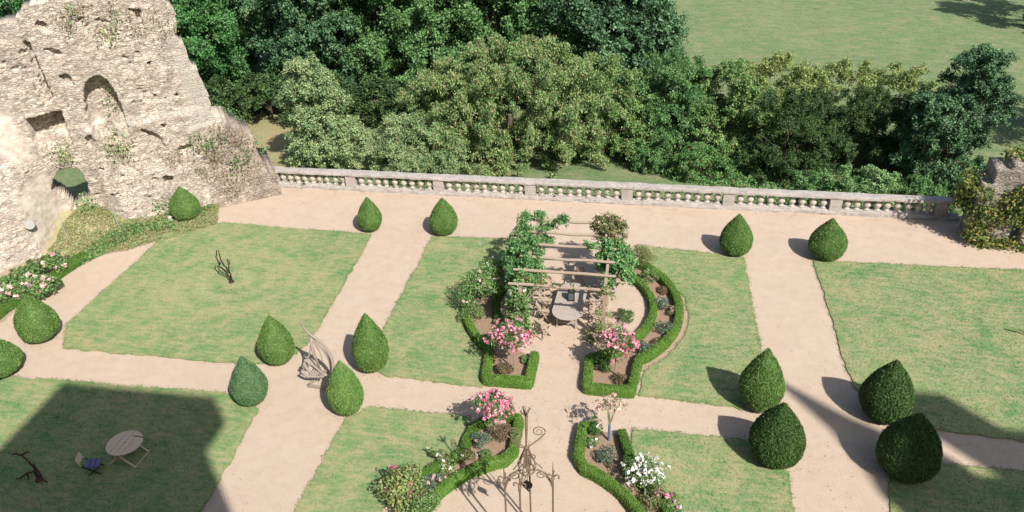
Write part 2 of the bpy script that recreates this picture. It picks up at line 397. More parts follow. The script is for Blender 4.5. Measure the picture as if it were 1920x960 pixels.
YEWL = leaf_mat('light_yew_leaves', (.145, .285, .070), (.210, .350, .095), (.22, .24, .09), .08, .2)
YEW_SHADED = leaf_mat('shaded_yew_leaves', (.048, .115, .028), (.080, .155, .040), (.14, .14, .05), .06, .15)  # darker copy of the yew green; the less sunlit side is put into the colour
BOX = leaf_mat('box_leaves', (.105, .235, .034), (.185, .33, .055), (.26, .30, .10), .1, .25)
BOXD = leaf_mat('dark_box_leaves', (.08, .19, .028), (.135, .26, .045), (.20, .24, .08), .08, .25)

# ------------------------------------------------------------ ground and terrain
def sheet(name, poly, z, mat, jitter=.04, step=.25, kind='structure'):
    """flat polygon with a slightly ragged outline"""
    P = []
    n = len(poly)
    for i in range(n):
        a = np.array(poly[i], float); b = np.array(poly[(i+1) % n], float); L = np.linalg.norm(b-a); k = max(1, int(L/step))
        for j in range(k):
            q = a+(b-a)*j/k; d = (b-a)/max(L, 1e-6)
            o = jitter*(rng.normal()+1.6*mnoise.noise((q[0]*.7, q[1]*.7, 3.1))) if L < 60 else 0
            P.append((q[0]-d[1]*o, q[1]+d[0]*o, z))
    m_ = len(P); FF_ = [tuple(range(m_))]
    if z > .018 and name == 'lawn': P = P+[(q[0], q[1], -.02) for q in P]; FF_ += [(i+m_, (i+1) % m_+m_, (i+1) % m_, i) for i in range(m_)]
    o = mesh_obj(name, P, FF_, mat); P = P[:m_]
    o['kind'] = kind
    return o, np.array(P)[:, :2]

def terrain_h(x, y):
    h = -4.2-1.0*np.clip((y-41)/14, 0, 1)
    h = h+.5*np.sin(x*.07+1)*np.clip((y-45)/30, 0, 1)*.6+.9*np.clip((y-85)/120, 0, 1)*np.clip((y-85)/60, 0, 2)
    return h
xs = np.concatenate([np.linspace(-600, -90, 18), np.linspace(-84, 84, 85), np.linspace(90, 600, 18)])
ys = np.concatenate([np.linspace(-200, 20, 12), np.linspace(24, 130, 70), np.linspace(140, 900, 24)])
GX, GY = np.meshgrid(xs, ys); GZ = terrain_h(GX, GY)
for i in range(GX.shape[0]):
    for j in range(GX.shape[1]):
        GZ[i, j] += .18*mnoise.noise((GX[i, j]*.15, GY[i, j]*.15, 0))
nx = len(xs); V = np.stack([GX, GY, GZ], -1).reshape(-1, 3)
I = np.arange((len(ys)-1)*(nx-1)); r_, c_ = I//(nx-1), I % (nx-1); a_ = r_*nx+c_
o = mesh_obj('meadow', V, np.stack([a_, a_+1, a_+nx+1, a_+nx], 1), MAT['meadow'], smooth=True); o['kind'] = 'structure'

WA = np.array([-20.8, 37.8]); WD = np.array([.829, .559]); WD = WD/np.linalg.norm(WD); WN = np.array([-WD[1], WD[0]])  # along, into the wall
def wl(s, y): return WA+WD*s+WN*y
def rp(px, py):
    n = np.array([WN[0], WN[1], 0]); d = ray(px, py); o_ = np.array([0, 0, HCAM]); t = ((np.array([*WA, 0])-o_)@n)/(d@n)
    q = o_+d*t; return ((q[:2]-WA)@WD, q[2])
# the terrace is a solid block: gravel on top, its face dropping to the park
poly = [(-60, -30), (60, -30), (60, 38.42), (-20.6, 38.42), tuple(wl(-.2, .9)), tuple(wl(-15, .9)), (-60, 16)]
top = [(x, y, 0.0) for x, y in poly]; bot = [(x, y, -6.5) for x, y in poly]; n = len(poly)
o = mesh_obj('gravel_paths', top, [tuple(range(n))], MAT['gravel']); o['kind'] = 'structure'
mb = MB(); mb.add([(x, y, -.004) for x, y in poly]+bot, [(i+n, (i+1) % n+n, (i+1) % n, i) for i in range(n)])
o = mb.build('terrace_retaining_wall', MAT['ruin2']); tag(o, 'rubble retaining wall below the balustrade, holding up the garden terrace', 'retaining wall')

CU = np.array([-2.6, 28.0]); CL = np.array([-2.6, 15.2])
def arc(c, r, a0, a1, n=24):
    return [(c[0]+r*math.cos(math.radians(a)), c[1]+r*math.sin(math.radians(a))) for a in np.linspace(a0, a1, n)]
LAWNS = {
 'L1': [(-24.15, 32.6), (-23.3, 33.2), (-21.5, 33.45), (-13.35, 33.15), (-13.2, 28), (-13.15, 24.2), (-13.6, 22.9), (-15, 22.45), (-23.4, 22.5), (-24.3, 24.0)],
 'L2': [(-24.6, 20.5), (-15.2, 20.75), (-13.5, 20.1), (-13.3, 16), (-13.2, 8), (-34, 8), (-34, 20.3)],
 'M1L': [(-10.2, 33.3), (-5.2, 33.6), (-5.3, 32.3)]+arc(CU, 4.80, 124, 232, 30)+[(-5.45, 23.4), (-5.45, 22.35), (-9.4, 22.5), (-10.3, 23.2), (-10.35, 25.7)],
 'M1R': [(.05, 33.6), (5.1, 33.0), (5.2, 26), (4.9, 23.3), (4.1, 22.4), (.45, 22.65), (.6, 23.9)]+arc(CU, 5.0, -50, 55, 30),
 'M2L': [(-10.1, 20.0), (-9.4, 20.7), (-5.55, 20.75), (-5.55, 19.2)]+arc(CL, 4.95, 126, 200, 24)+[(-7.2, 9), (-10.5, 9)],
 'M2R': [(.3, 20.85), (4.3, 20.85), (5.4, 19.5), (5.45, 9), (2.0, 9)]+arc(CL, 4.95, -20, 52, 24)+[(.3, 19.5)],
 'R1': [(8.25, 33.1), (24, 33.5), (24, 22.2), (13.4, 22.0), (10.0, 22.3), (8.7, 22.8), (8.3, 25)],
 'R2': [(8.7, 20.3), (10.3, 20.6), (24, 20.7), (24, 8), (8.1, 8), (8.3, 18)],
}
def inpoly(P, poly):
    x, y = P[:, 0], P[:, 1]; c = np.zeros(len(P), bool); n = len(poly)
    for i in range(n):
        x1, y1 = poly[i]; x2, y2 = poly[(i+1) % n]
        k = ((y1 > y) != (y2 > y)) & (x < (x2-x1)*(y-y1)/((y2-y1)+1e-12)+x1); c ^= k
    return c
bl = []
for k, pl in LAWNS.items():
    pl = [tuple(q) for q in pl]
    if k == 'M1L' or k == 'M1R': pl = pl
    o, out_ = sheet('lawn', pl, .05, MAT['lawn'], .03)
    A = np.array(out_); lo, hi = A.min(0), A.max(0)
    # turf blades, denser along the edges
    npt = int((hi-lo).prod()*330)
    Q = rng.uniform(lo, hi, (npt, 2)); Q = Q[inpoly(Q, out_)]
    Q = Q[(Q[:, 1] > 14.5) & (np.abs(Q[:, 0]) < Q[:, 1]*1.9)]
    E = []
    for i in range(len(out_)):
        a = out_[i]; b = out_[(i+1) % len(out_)]; L = np.linalg.norm(b-a)
        m_ = int(L*60)
        if m_: E.append(a+(b-a)*rng.random((m_, 1))+rng.normal(0, .045, (m_, 2)))
    E = np.concatenate(E); E = E[E[:, 1] > 14.5]
    bl.append(Q); bl.append(E)
Q = np.concatenate(bl); n = len(Q)
P = np.column_stack([Q, np.full(n, .045)]); ang = rng.uniform(0, 2*PI, n); hh = rng.uniform(.015, .05, n); ww = rng.uniform(.010, .026, n)
d = np.column_stack([np.cos(ang), np.sin(ang), np.zeros(n)]); lean = np.column_stack([rng.normal(0, .035, n), rng.normal(0, .035, n), hh])
V = np.stack([P-d*ww[:, None], P+d*ww[:, None], P+lean], 1).reshape(-1, 3)
o = mesh_obj('lawn_grass', V, np.arange(3*n).reshape(n, 3), MAT['blade'], attrs={'rnd': np.repeat(rng.random(n), 3)})
tag(o, 'short mown grass blades covering all the lawns', 'grass', kind='stuff')

# ------------------------------------------------------------ ruined wall on the left
def interp(x, pts):
    pts = sorted(pts); return np.interp(x, [p[0] for p in pts], [p[1] for p in pts])
def smooth(x): x = np.clip(x, 0, 1); return x*x*(3-2*x)
RES = .06
sg = np.arange(-19, .301, RES); zg = np.arange(-.6, 12.4, RES)
SG, ZG = np.meshgrid(sg, zg); pts = np.column_stack([SG.ravel(), ZG.ravel()])
def fbm(x, y, z=0, o=4): return mnoise.fractal((x, y, z), 1.0, 2.0, o)
NO = np.array([fbm(p[0]*.9, p[1]*.9, 1.3) for p in pts]).reshape(SG.shape)
NF = np.array([fbm(p[0]*3.1, p[1]*5.2, 5.3, 3) for p in pts]).reshape(SG.shape)
def cellrelief(p, fx, fz, zz):
    """(depth of this stone, closeness to its joint) of an irregular coursed cell pattern"""
    w_ = mnoise.noise((p[0]*1.1, p[1]*1.1, 4.))*.5
    d, q = mnoise.voronoi((p[0]*fx+w_, p[1]*fz+w_, zz))
    h = math.sin(q[0][0]*127.1+q[0][1]*311.7)*43758.5; return h-math.floor(h), d[1]-d[0]
CR = np.array([cellrelief(p, 2.5, 6.4, .2) for p in pts]); NC = CR[:, 0].reshape(SG.shape); NJ = np.clip(CR[:, 1]/.16, 0, 1).reshape(SG.shape)
toppx = [(-300, 50), (0, 42), (22, 37), (34, 27), (40, 13), (72, 5), (92, -6), (180, -20), (270, -30), (312, 6), (328, 30), (336, 72), (350, 88), (362, 125), (375, 145), (392, 185), (400, 210), (412, 222), (440, 236), (473, 262), (488, 300), (500, 318)]
tp = [rp(*q) for q in toppx]
# outline as a closed polygon in wall coordinates
outl = [(-19, -1)]+[(-19, tp[0][1])]+tp[1:]+[(.25, tp[-1][1]), (.25, -1)]
P2 = pts+np.column_stack([NO.ravel()*.16+NF.ravel()*.07, NO.ravel()*.12+NF.ravel()*.09])
mask = inpoly(P2, outl).reshape(SG.shape)
def reg(L, j=.03):
    q = [rp(*p) for p in L]
    Q = pts+np.column_stack([NF.ravel()*j, NO.ravel()*j]); return inpoly(Q, q).reshape(SG.shape), q
door, _ = reg([(97, 352), (101, 334), (112, 321), (127, 315), (142, 316), (155, 326), (163, 343), (171, 372), (141, 388), (126, 372), (112, 362)], .0)
recess = np.zeros_like(SG)
arch, q = reg([(157, 172), (160, 156), (170, 146), (184, 141), (199, 149), (213, 168), (224, 190), (233, 214), (243, 246), (222, 262), (195, 262), (172, 240), (161, 205)], .02)
zb = min(p[1] for p in q); recess[arch] = .95*smooth((ZG[arch]-zb-.1)/1.3)
win, q = reg([(49, 224), (113, 207), (137, 270), (76, 290)], .015)
zb = min(p[1] for p in q); recess[win] = 1.05*smooth((ZG[win]-zb)/.9+.05)
sm = reg([(44, 76), (55, 80), (101, 186), (93, 190), (70, 140), (50, 100)], .05)[0]; recess[sm] = .55
sm = reg([(34, 100), (46, 92), (96, 190), (82, 196)], .1)[0]; recess[sm & (recess < .1)] = .16
for L, dd in (([(66, 44), (72, 39), (80, 41), (88, 50), (86, 55), (70, 50)], .3), ([(83, 93), (96, 91), (110, 94), (118, 106), (106, 104)], .28), ([(109, 143), (122, 137), (130, 142), (140, 160), (122, 156)], .32),
              ([(238, 17), (264, 18), (265, 38), (256, 36), (252, 24)], .55), ([(274, 116), (283, 116), (283, 125)], .4), ([(285, 176), (293, 178), (293, 184)], .4), ([(325, 175), (335, 176), (333, 182)], .4),
              ([(301, 230), (310, 230), (309, 240)], .4), ([(160, 256), (168, 250), (178, 258), (170, 272), (162, 268)], .4), ([(303, 324), (322, 322), (326, 334), (308, 338)], .5),
              ([(225, 322), (232, 320), (232, 326)], .3), ([(262, 236), (300, 252), (310, 272), (300, 268), (268, 246)], .3), ([(330, 276), (350, 266), (360, 268), (345, 284)], .3),
              ([(205, 357), (212, 356), (211, 361)], .3), ([(275, 356), (282, 355), (281, 361)], .3), ([(185, 312), (195, 311), (194, 316)], .3)):
    recess[reg(L, .02)[0]] = dd
prot = 2.5*smooth((-10.35-SG)/1.9)*np.clip(1-ZG/6.5, 0, 1)**.8 + 1.2*smooth((-12-SG)/3)*np.clip(1-ZG/6, 0, 1)
prot += .45*smooth((SG+3.6)/1.2)*np.clip((4.6-ZG)/2.5, 0, 1) + .7*np.clip(1-ZG/3.2, 0, 1)*smooth((SG+9)/1.5)
prot += .5*smooth((5.6-ZG)/.5)*smooth((SG+9.0)/.8)*smooth((-2.2-SG)/1.5)*(.6+.4*NO)       # rubble slump under the pointed arch
pit = smooth((NF*.6+NO*.55-.56)/.10)
lump = NO*.07+NF*.015-NC*.05-NJ*.035+.16*pit
prot_w = np.where(arch | win, 0, prot)
pl_a = reg([(-40, 185), (0, 200), (32, 222), (60, 285), (74, 300), (40, 300), (0, 270), (-60, 270)], .5)[0]
pl_b = reg([(32, 350), (60, 318), (85, 322), (100, 352), (122, 372), (135, 400), (122, 430), (98, 438), (80, 415), (55, 385)], .5)[0]
pl_c = reg([(60, 395), (100, 350), (135, 400), (128, 436), (96, 440), (70, 425)], .5)[0]
plaster = ((pl_a | pl_b | pl_c) & ~door).astype(float)
k = np.ones(5)/5
for _ in range(1):
    plaster = np.apply_along_axis(lambda r: np.convolve(r, k, 'same'), 0, plaster); plaster = np.apply_along_axis(lambda r: np.convolve(r, k, 'same'), 1, plaster)
ash = reg([(312, 60), (336, 55), (420, 225), (355, 240), (343, 170)], .25)[0]
ash2 = reg([(150, 178), (152, 150), (168, 138), (186, 132), (204, 142), (220, 165), (233, 196), (246, 236), (240, 243), (224, 190), (199, 149), (184, 141), (170, 146), (160, 156), (158, 180)], .02)[0]
ash = (ash | ash2).astype(float)
YF = -prot_w+recess+lump*(1-.55*plaster)*(1-.6*ash)
thick = 1.5+1.7*smooth((5.0-ZG)/1.0)*smooth((SG+6)/3)
YB = YF*0+thick+NO*.12
mask &= ~door
nr, nc = SG.shape
VF = np.stack([SG, YF, ZG], -1).reshape(-1, 3); VB = np.stack([SG, YB, ZG], -1).reshape(-1, 3)
cell = mask[:-1, :-1] & mask[1:, :-1] & mask[:-1, 1:] & mask[1:, 1:]
ii, jj = np.nonzero(cell); a_ = ii*nc+jj; tot = nr*nc
F1 = np.stack([a_, a_+1, a_+nc+1, a_+nc], 1); F2 = np.stack([a_+nc, a_+nc+1, a_+1, a_], 1)+tot
SD = []
cp_ = np.pad(cell, 1)
for (di, dj, e) in ((-1, 0, (0, 1)), (1, 0, (nc+1, nc)), (0, -1, (nc, 0)), (0, 1, (1, nc+1))):
    nb = cp_[1+di:1+di+cell.shape[0], 1+dj:1+dj+cell.shape[1]]
    i2, j2 = np.nonzero(cell & ~nb); b_ = i2*nc+j2
    SD.append(np.stack([b_+e[1], b_+e[0], b_+e[0]+tot, b_+e[1]+tot], 1))
FF = np.concatenate([F1, F2]+SD)
ruin = empty('ruined_wall', (WA[0], WA[1], 0), 'tall ruined rubble stone wall on the left with a pointed arch, a square window hole and a low arched doorway', 'ruined wall', rz=math.atan2(WD[1], WD[0]))
V2 = np.concatenate([VF, VB]); used = np.zeros(len(V2), bool); used[FF.ravel()] = True; remap = np.cumsum(used)-1
mesh_obj('masonry', V2[used], remap[FF], MAT['ruin'], ruin, attrs={'plaster': np.tile(plaster.ravel(), 2)[used], 'ashlar': np.tile(ash.ravel(), 2)[used], 'tone': np.tile(NC.ravel(), 2)[used], 'joint': np.tile((1-NJ).ravel(), 2)[used], 'grey': np.tile((smooth((SG+3.6+NO)/1.2)*smooth((4.7+NO*.5-ZG)/.4)).ravel(), 2)[used]})
def on_wall(px, py, out=.1):
    s, z = rp(px, py)
    i = int(np.clip((z+.6)/RES, 0, nr-1)); j = int(np.clip((s+19)/RES, 0, nc-1))
    q = wl(s, YF[i, j]-out); return np.array([q[0], q[1], z])

# grassy bank at the foot of the ruin
bs = np.linspace(-13.2, .1, 54); bq = np.linspace(-.4, 4.4, 26)
def bank_h(s, q): return (1.0*smooth((s+12.2)/1.6)*smooth((-6.2-s)/4)+.12)*smooth(1-(q-.2)/(3.2))
V = []
for s_ in bs:
    for q_ in bq:
        x, y = wl(s_, -q_); V.append((x, y, bank_h(s_, q_)+.04*mnoise.noise((x*1.2, y*1.2, 0))*min(1, max(0, 3.4-q_))-.03*(q_ > 3.6)))
kq = len(bq); F = [(i*kq+j, i*kq+j+1, (i+1)*kq+j+1, (i+1)*kq+j) for i in range(len(bs)-1) for j in range(kq-1)]
F = [f for f in F if (lambda c: c[0] < (-24.9 if c[1] < 33.0 else -24.9+(c[1]-33.0)*1.05))(np.mean([V[i] for i in f], 0))]
o = mesh_obj('grass_bank', V, F, MAT['bank'], smooth=True); o['kind'] = 'structure'
bed, _ = sheet('flower_bed', [(-21.3, 37.2), (-22.7, 35.6), (-24.7, 33.0), (-26.3, 31.2), (-27.1, 29), (-27.35, 27), (-27.4, 20), (-32, 20), (-31, 29), (-26, 34.4)], .015, MAT['soilpale'], .08)

# ------------------------------------------------------------ plants: generic builder
def plant(name, loc, r, h, leafmat, label, cat, group=None, n=900, L=.07, Wd=.045, ncl=14, flowers=None, droop=.1, sq=.75, rz=0., lean=(0, 0), stem=None):
    """shrub or herb: foliage and, where it blooms, blossoms"""
    root = empty(name, (loc[0], loc[1], loc[2] if len(loc) > 2 else 0), label, cat, group, rz)
    base = stem[1] if stem else 0.0
    env = [(lean[0], lean[1], base+h*.5, r*.8, r*.8, h*.46)]
    (v, f, a), C, R = clumps(env, ncl, r*.36, max(6, n//ncl), L, Wd, .8, droop, (.45, 1.0), -.5, sq, .2)
    if not stem: v[:, 2] = np.maximum(v[:, 2], .01)
    mesh_obj('foliage', v, f, leafmat, root, attrs=a)
    if stem:
        mb = MB(); mb.tube([(0, 0, -.02), (.02, .01, base*.5), (lean[0]*.6, lean[1]*.6, base), (lean[0], lean[1], base+h*.5)], [stem[0], stem[0]*.9, stem[0]*.8, stem[0]*.4], 6)
        for i in range(min(7, len(C))): mb.tube([(lean[0]*.6, lean[1]*.6, base), (C[i]+np.array([lean[0], lean[1], base]))/2, C[i]], [stem[0]*.5, stem[0]*.35, stem[0]*.15], 5)
        mb.build('stem', MAT['barkpale'], root)
    if flowers:
        fm, fn, fs = flowers
        d = sph(fn); d[:, 2] = np.abs(d[:, 2])*1.1-.25; d = unit(d)
        i = rng.integers(0, len(C), fn)
        P = C[i]+d*R[i][:, None]*rng.uniform(.85, 1.15, (fn, 1))
        ps = []
        for k in range(7):   # petals of each bloom
            pt, fa, at = leaves(P+rng.normal(0, fs*.28, P.shape), d+np.array([0, -.2, .4]), fs*1.0, fs*.8, .55, 0)
            ps.append((pt, fa, at))
        v, f, a = merge(ps); mesh_obj('blossoms', v, f, fm, root, attrs=a)
    return root

G_ROSE = leaf_mat('rose_leaves', (.09, .20, .055), (.15, .28, .09), (.22, .20, .07), .08)
G_VINE = leaf_mat('vine_leaves', (.12, .28, .095), (.20, .38, .14), (.40, .46, .18), .06)
G_VINE2 = leaf_mat('hop_leaves', (.14, .29, .09), (.23, .38, .14), (.30, .30, .12), .12)
G_RED = leaf_mat('mixed_rose_leaves', (.15, .21, .075), (.25, .29, .12), (.36, .22, .14), .2)
G_GREY = leaf_mat('grey_green_leaves', (.13, .20, .13), (.19, .27, .18), None)
G_YEL = leaf_mat('yellow_green_leaves', (.20, .30, .09), (.29, .36, .14), (.42, .36, .15), .12)
G_BROWN = leaf_mat('dry_brown_leaves', (.20, .13, .08), (.27, .19, .12), (.15, .17, .07), .2)
G_HERB = leaf_mat('herb_leaves', (.12, .25, .07), (.20, .33, .12), (.34, .34, .16), .15)
F_PINK = leaf_mat('pink_petals', (.72, .17, .30), (.82, .36, .50), (.85, .60, .62), .2, .3)
F_PALE = leaf_mat('pale_pink_petals', (.70, .46, .42), (.78, .62, .54), (.72, .36, .36), .12, .3)
F_WHITE = leaf_mat('white_petals', (.82, .80, .78), (.88, .86, .84), None, .1, .3)

# ------------------------------------------------------------ topiary cones
def teardrop(npt, mat, seed):
    """clipped yew: unit height 1, unit radius .5, blunt base swelling low down and drawn to a point"""
    prof = [(0, .0), (.05, .33), (.16, .445), (.30, .495), (.42, .48), (.55, .415), (.68, .32), (.80, .205), (.90, .105), (.97, .035), (1.0, .004)]
    zz = np.linspace(.0, 1, 40); rr = np.interp(zz, [p[0] for p in prof], [p[1] for p in prof])
    rr = np.convolve(np.pad(rr, 1, 'edge'), [.25, .5, .25], 'valid')
    seg = 40; V = []
    for i, z in enumerate(zz):
        for k in range(seg):
            a = 2*PI*k/seg; q = 1+.075*mnoise.noise((math.cos(a)*1.6+seed*3, math.sin(a)*1.6, z*3))+.03*mnoise.noise((math.cos(a)*7, math.sin(a)*7+seed, z*12))
            V.append((rr[i]*q*math.cos(a), rr[i]*q*math.sin(a), z))
    F = np.array([(i*seg+k, i*seg+(k+1) % seg, (i+1)*seg+(k+1) % seg, (i+1)*seg+k) for i in range(39) for k in range(seg)])
    V = np.array(V); fc = V[F].mean(1); nrm = np.cross(V[F][:, 1]-V[F][:, 0], V[F][:, 3]-V[F][:, 0]); ar = np.linalg.norm(nrm, axis=1); nrm = unit(nrm)
    idx = rng.choice(len(F), npt, p=ar/ar.sum()); u = rng.random((npt, 1)); v_ = rng.random((npt, 1)); q = V[F[idx]]
    P = (q[:, 0]*(1-u)+q[:, 1]*u)*(1-v_)+(q[:, 3]*(1-u)+q[:, 2]*u)*v_
    lp, lf, la = leaves(P+nrm[idx]*rng.normal(.0, .010, (npt, 1)), nrm[idx]*.6+np.array([0, 0, .35]), .036, .017, .85, -.5,
                        cl=np.clip(.5+.9*np.array([mnoise.noise((p[0]*5+seed, p[1]*5, p[2]*5)) for p in P]), 0, 1))
    inner = V*np.array([.975, .975, .99]); nI = len(inner)
    VV = np.concatenate([inner, lp]); AA = {k: np.concatenate([np.full(nI, .35), la[k]]) for k in la}
    me = None
    o = mesh_obj('foliage', VV, np.concatenate([F, lf+nI]), mat, attrs=AA)
    me = o.data; bpy.data.objects.remove(o); return me
TD = {m: teardrop(21000, mt, i) for i, (m, mt) in enumerate((('n', YEW), ('l', YEWL), ('b', YEWB), ('d', YEW_SHADED), ('m', YEW), ('o', YEW), ('e', YEW_SHADED)))}
tops = [ # x, y, height, width, mesh, label
 (-23.96, 33.8, 1.85, 1.52, 'n', 'clipped yew cone at the foot of the ruined stone wall'),
 (-13.58, 33.68, 1.86, 1.25, 'm', 'slim clipped yew cone at the far right corner of the lawn with the twig sculpture'),
 (-9.69, 33.81, 1.95, 1.45, 'n', 'clipped yew cone below the balustrade at the far left corner of the pergola lawn'),
 (4.69, 33.46, 2.08, 1.52, 'n', 'clipped yew cone below the balustrade at the far right corner of the pergola lawn'),
 (8.86, 33.55, 2.05, 1.68, 'm', 'broad clipped yew cone at the far corner of the big right lawn'),
 (-13.93, 22.9, 2.2, 1.38, 'n', 'clipped yew cone with a yellowish top directly left of the driftwood swing'),
 (-10.0, 22.97, 2.6, 1.42, 'o', 'clipped yew cone right of the driftwood swing, behind the light green one'),
 (-13.95, 20.49, 2.1, 1.34, 'b', 'bluish green clipped yew cone on the path edge below and left of the swing'),
 (-10.15, 20.45, 2.33, 1.30, 'l', 'light green clipped yew cone in front of the swing, right of the wide path'),
 (4.77, 22.69, 2.6, 1.56, 'm', 'upper yew cone of the overlapping pair at the near right corner of the pergola lawn'),
 (5.01, 20.1, 2.45, 1.78, 'd', 'big dark yew cone in front of the overlapping pair left of the right path'),
 (9.03, 22.72, 2.5, 1.75, 'e', 'dark yew cone on the near left corner of the big right lawn'),
 (9.12, 20.09, 2.5, 1.9, 'd', 'largest dark yew cone, nearest the lower right corner of the garden'),
 (-24.75, 23.05, 2.2, 1.62, 'o', 'wide clipped yew cone at the left path crossing beside the hydrangeas'),
 (-24.86, 20.76, 1.7, 1.75, 'n', 'clipped yew cone cut off by the left edge of the photo'),
]
for x, y, h, wd, mk, lab in tops:
    r = empty('topiary_cone', (x, y, 0), lab, 'topiary', 'clipped yew cones at the path corners', rng.uniform(0, 6))
    f = link('foliage', TD[mk], None, r); f.scale = (wd, wd, h); f.location = (0, 0, .03)
    mb = MB(); mb.tube([(0, 0, -.03), (0, 0, .3)], .09, 8); mb.build('trunk', MAT['bark'], r)
    sheet_o = None

# ------------------------------------------------------------ balustrade
BY = 38.1
piers = [-20.75, -16.1, -11.0, -5.85, -.62, 4.66, 10.0, 15.1]
bal = empty('stone_balustrade', (-2.8, BY, 0), 'long weathered stone balustrade along the far edge of the garden terrace', 'balustrade')
def loc(o, p): return o
def rough_box(mb, x0, x1, y0, y1, z0, z1, st=.18, amp=.018):
    """box whose long faces are subdivided and worn"""
    nx_ = max(1, int((x1-x0)/st)); X = np.linspace(x0, x1, nx_+1); ring = [(y0, z0), (y0, (z0+z1)/2), (y0+.012, z1-.015), (y0+.03, z1), ((y0+y1)/2, z1+.008), (y1-.03, z1), (y1-.012, z1-.015), (y1, z0)]
    V = []
    for x in X:
        for yy, zz in ring:
            V.append((x, yy+amp*mnoise.noise((x*2.3, yy*5, zz*7)), zz+amp*mnoise.noise((x*1.7+9, yy*5, zz*7))))
    m_ = len(ring); F = [(i*m_+k, i*m_+(k+1) % m_, (i+1)*m_+(k+1) % m_, (i+1)*m_+k) for i in range(nx_) for k in range(m_)]
    F += [tuple(range(m_-1, -1, -1)), tuple(nx_*m_+k for k in range(m_))]
    mb.add(V, F)
ox = 2.8
mb = MB()
rough_box(mb, piers[0]-.4+ox, piers[-1]+.9+ox, -.30, .30, -.05, .22, amp=.06); mb.build('base_course', MAT['bal'], bal)
for i in range(7):
    mb = MB(); rough_box(mb, piers[i]+ox+.0+(.0 if i == 0 else .004), piers[i+1]+ox-.004, -.29, .27, .93, 1.08, amp=.03); mb.build('coping', MAT['bal'], bal)
    mb = MB(); rough_box(mb, piers[i]+ox+.30, piers[i+1]+ox-.30, -.20, .20, .222, .26, amp=.012); mb.build('plinth', MAT['bal'], bal)
mb = MB(); rough_box(mb, piers[-1]+ox+.004, piers[-1]+1.2+ox, -.29, .27, .93, 1.08, amp=.03); mb.build('coping', MAT['bal'], bal)
for x in piers:
    mb = MB(); rough_box(mb, x-.29+ox, x+.29+ox, -.25, .24, .16, .928, amp=.03); mb.build('pier', MAT['bal'], bal)
mb = MB(); mb.lathe([(.16, 0), (.16, .05), (.10, .08), (.12, .14), (.185, .23), (.19, .30), (.14, .39), (.09, .45), (.09, .49), (.155, .52), (.16, .60)], seg=10)
bo = mb.build('baluster', MAT['baluster'], bal, True); bo.scale = (1.0, 1.0, 1.12)
first = True
for i in range(7):
    for k in range(9):
        x = piers[i]+.29+(piers[i+1]-piers[i]-.58)*(k+.55)/9.1
        b_ = bo if first else bo.copy()
        if not first: COL.objects.link(b_)
        first = False; b_.location = (x+ox+rng.normal(0, .012), rng.normal(0, .01), .26); b_.rotation_euler = (0, 0, rng.uniform(0, 6))

def ivy(name, P, Nn, mat, label, cat, L=.11, Wd=.09, n=500, sd=.12, group=None, spread=.6):
    """climbing leaves scattered round a set of points"""
    P = np.array(P, float); k = rng.integers(0, len(P), n); Q = P[k]+rng.normal(0, sd, (n, 3))
    v, f, a = leaves(Q, np.tile(np.array(Nn, float), (n, 1)), L, Wd, spread, .4, cl=(k % 7)/7.)
    o = mesh_obj(name, v, f, mat, attrs=a); return tag(o, label, cat, group)
G_IVY = leaf_mat('ivy_leaves', (.07, .16, .04), (.12, .23, .07), (.26, .26, .1), .08)
for x0, x1, lab, m_ in ((-20.2, -16.6, 'ivy creeping through the first bay of balusters next to the ruined wall', 350), (-14.0, -11.3, 'ivy in the right half of the second balustrade bay from the left', 330), (-10.6, -6.3, 'ivy trailing through the third balustrade bay and down its base', 260), (-5.3, 4.2, 'thin ivy strands along the middle balustrade bays behind the pergola', 300)):
    ivy('ivy', [(x, BY-.02+rng.normal(0, .12), rng.uniform(.28, .85)) for x in np.linspace(x0, x1, 40)], (0, -1, .4), G_IVY, lab, 'ivy', .10, .08, m_, .07, 'ivy on the balustrade')

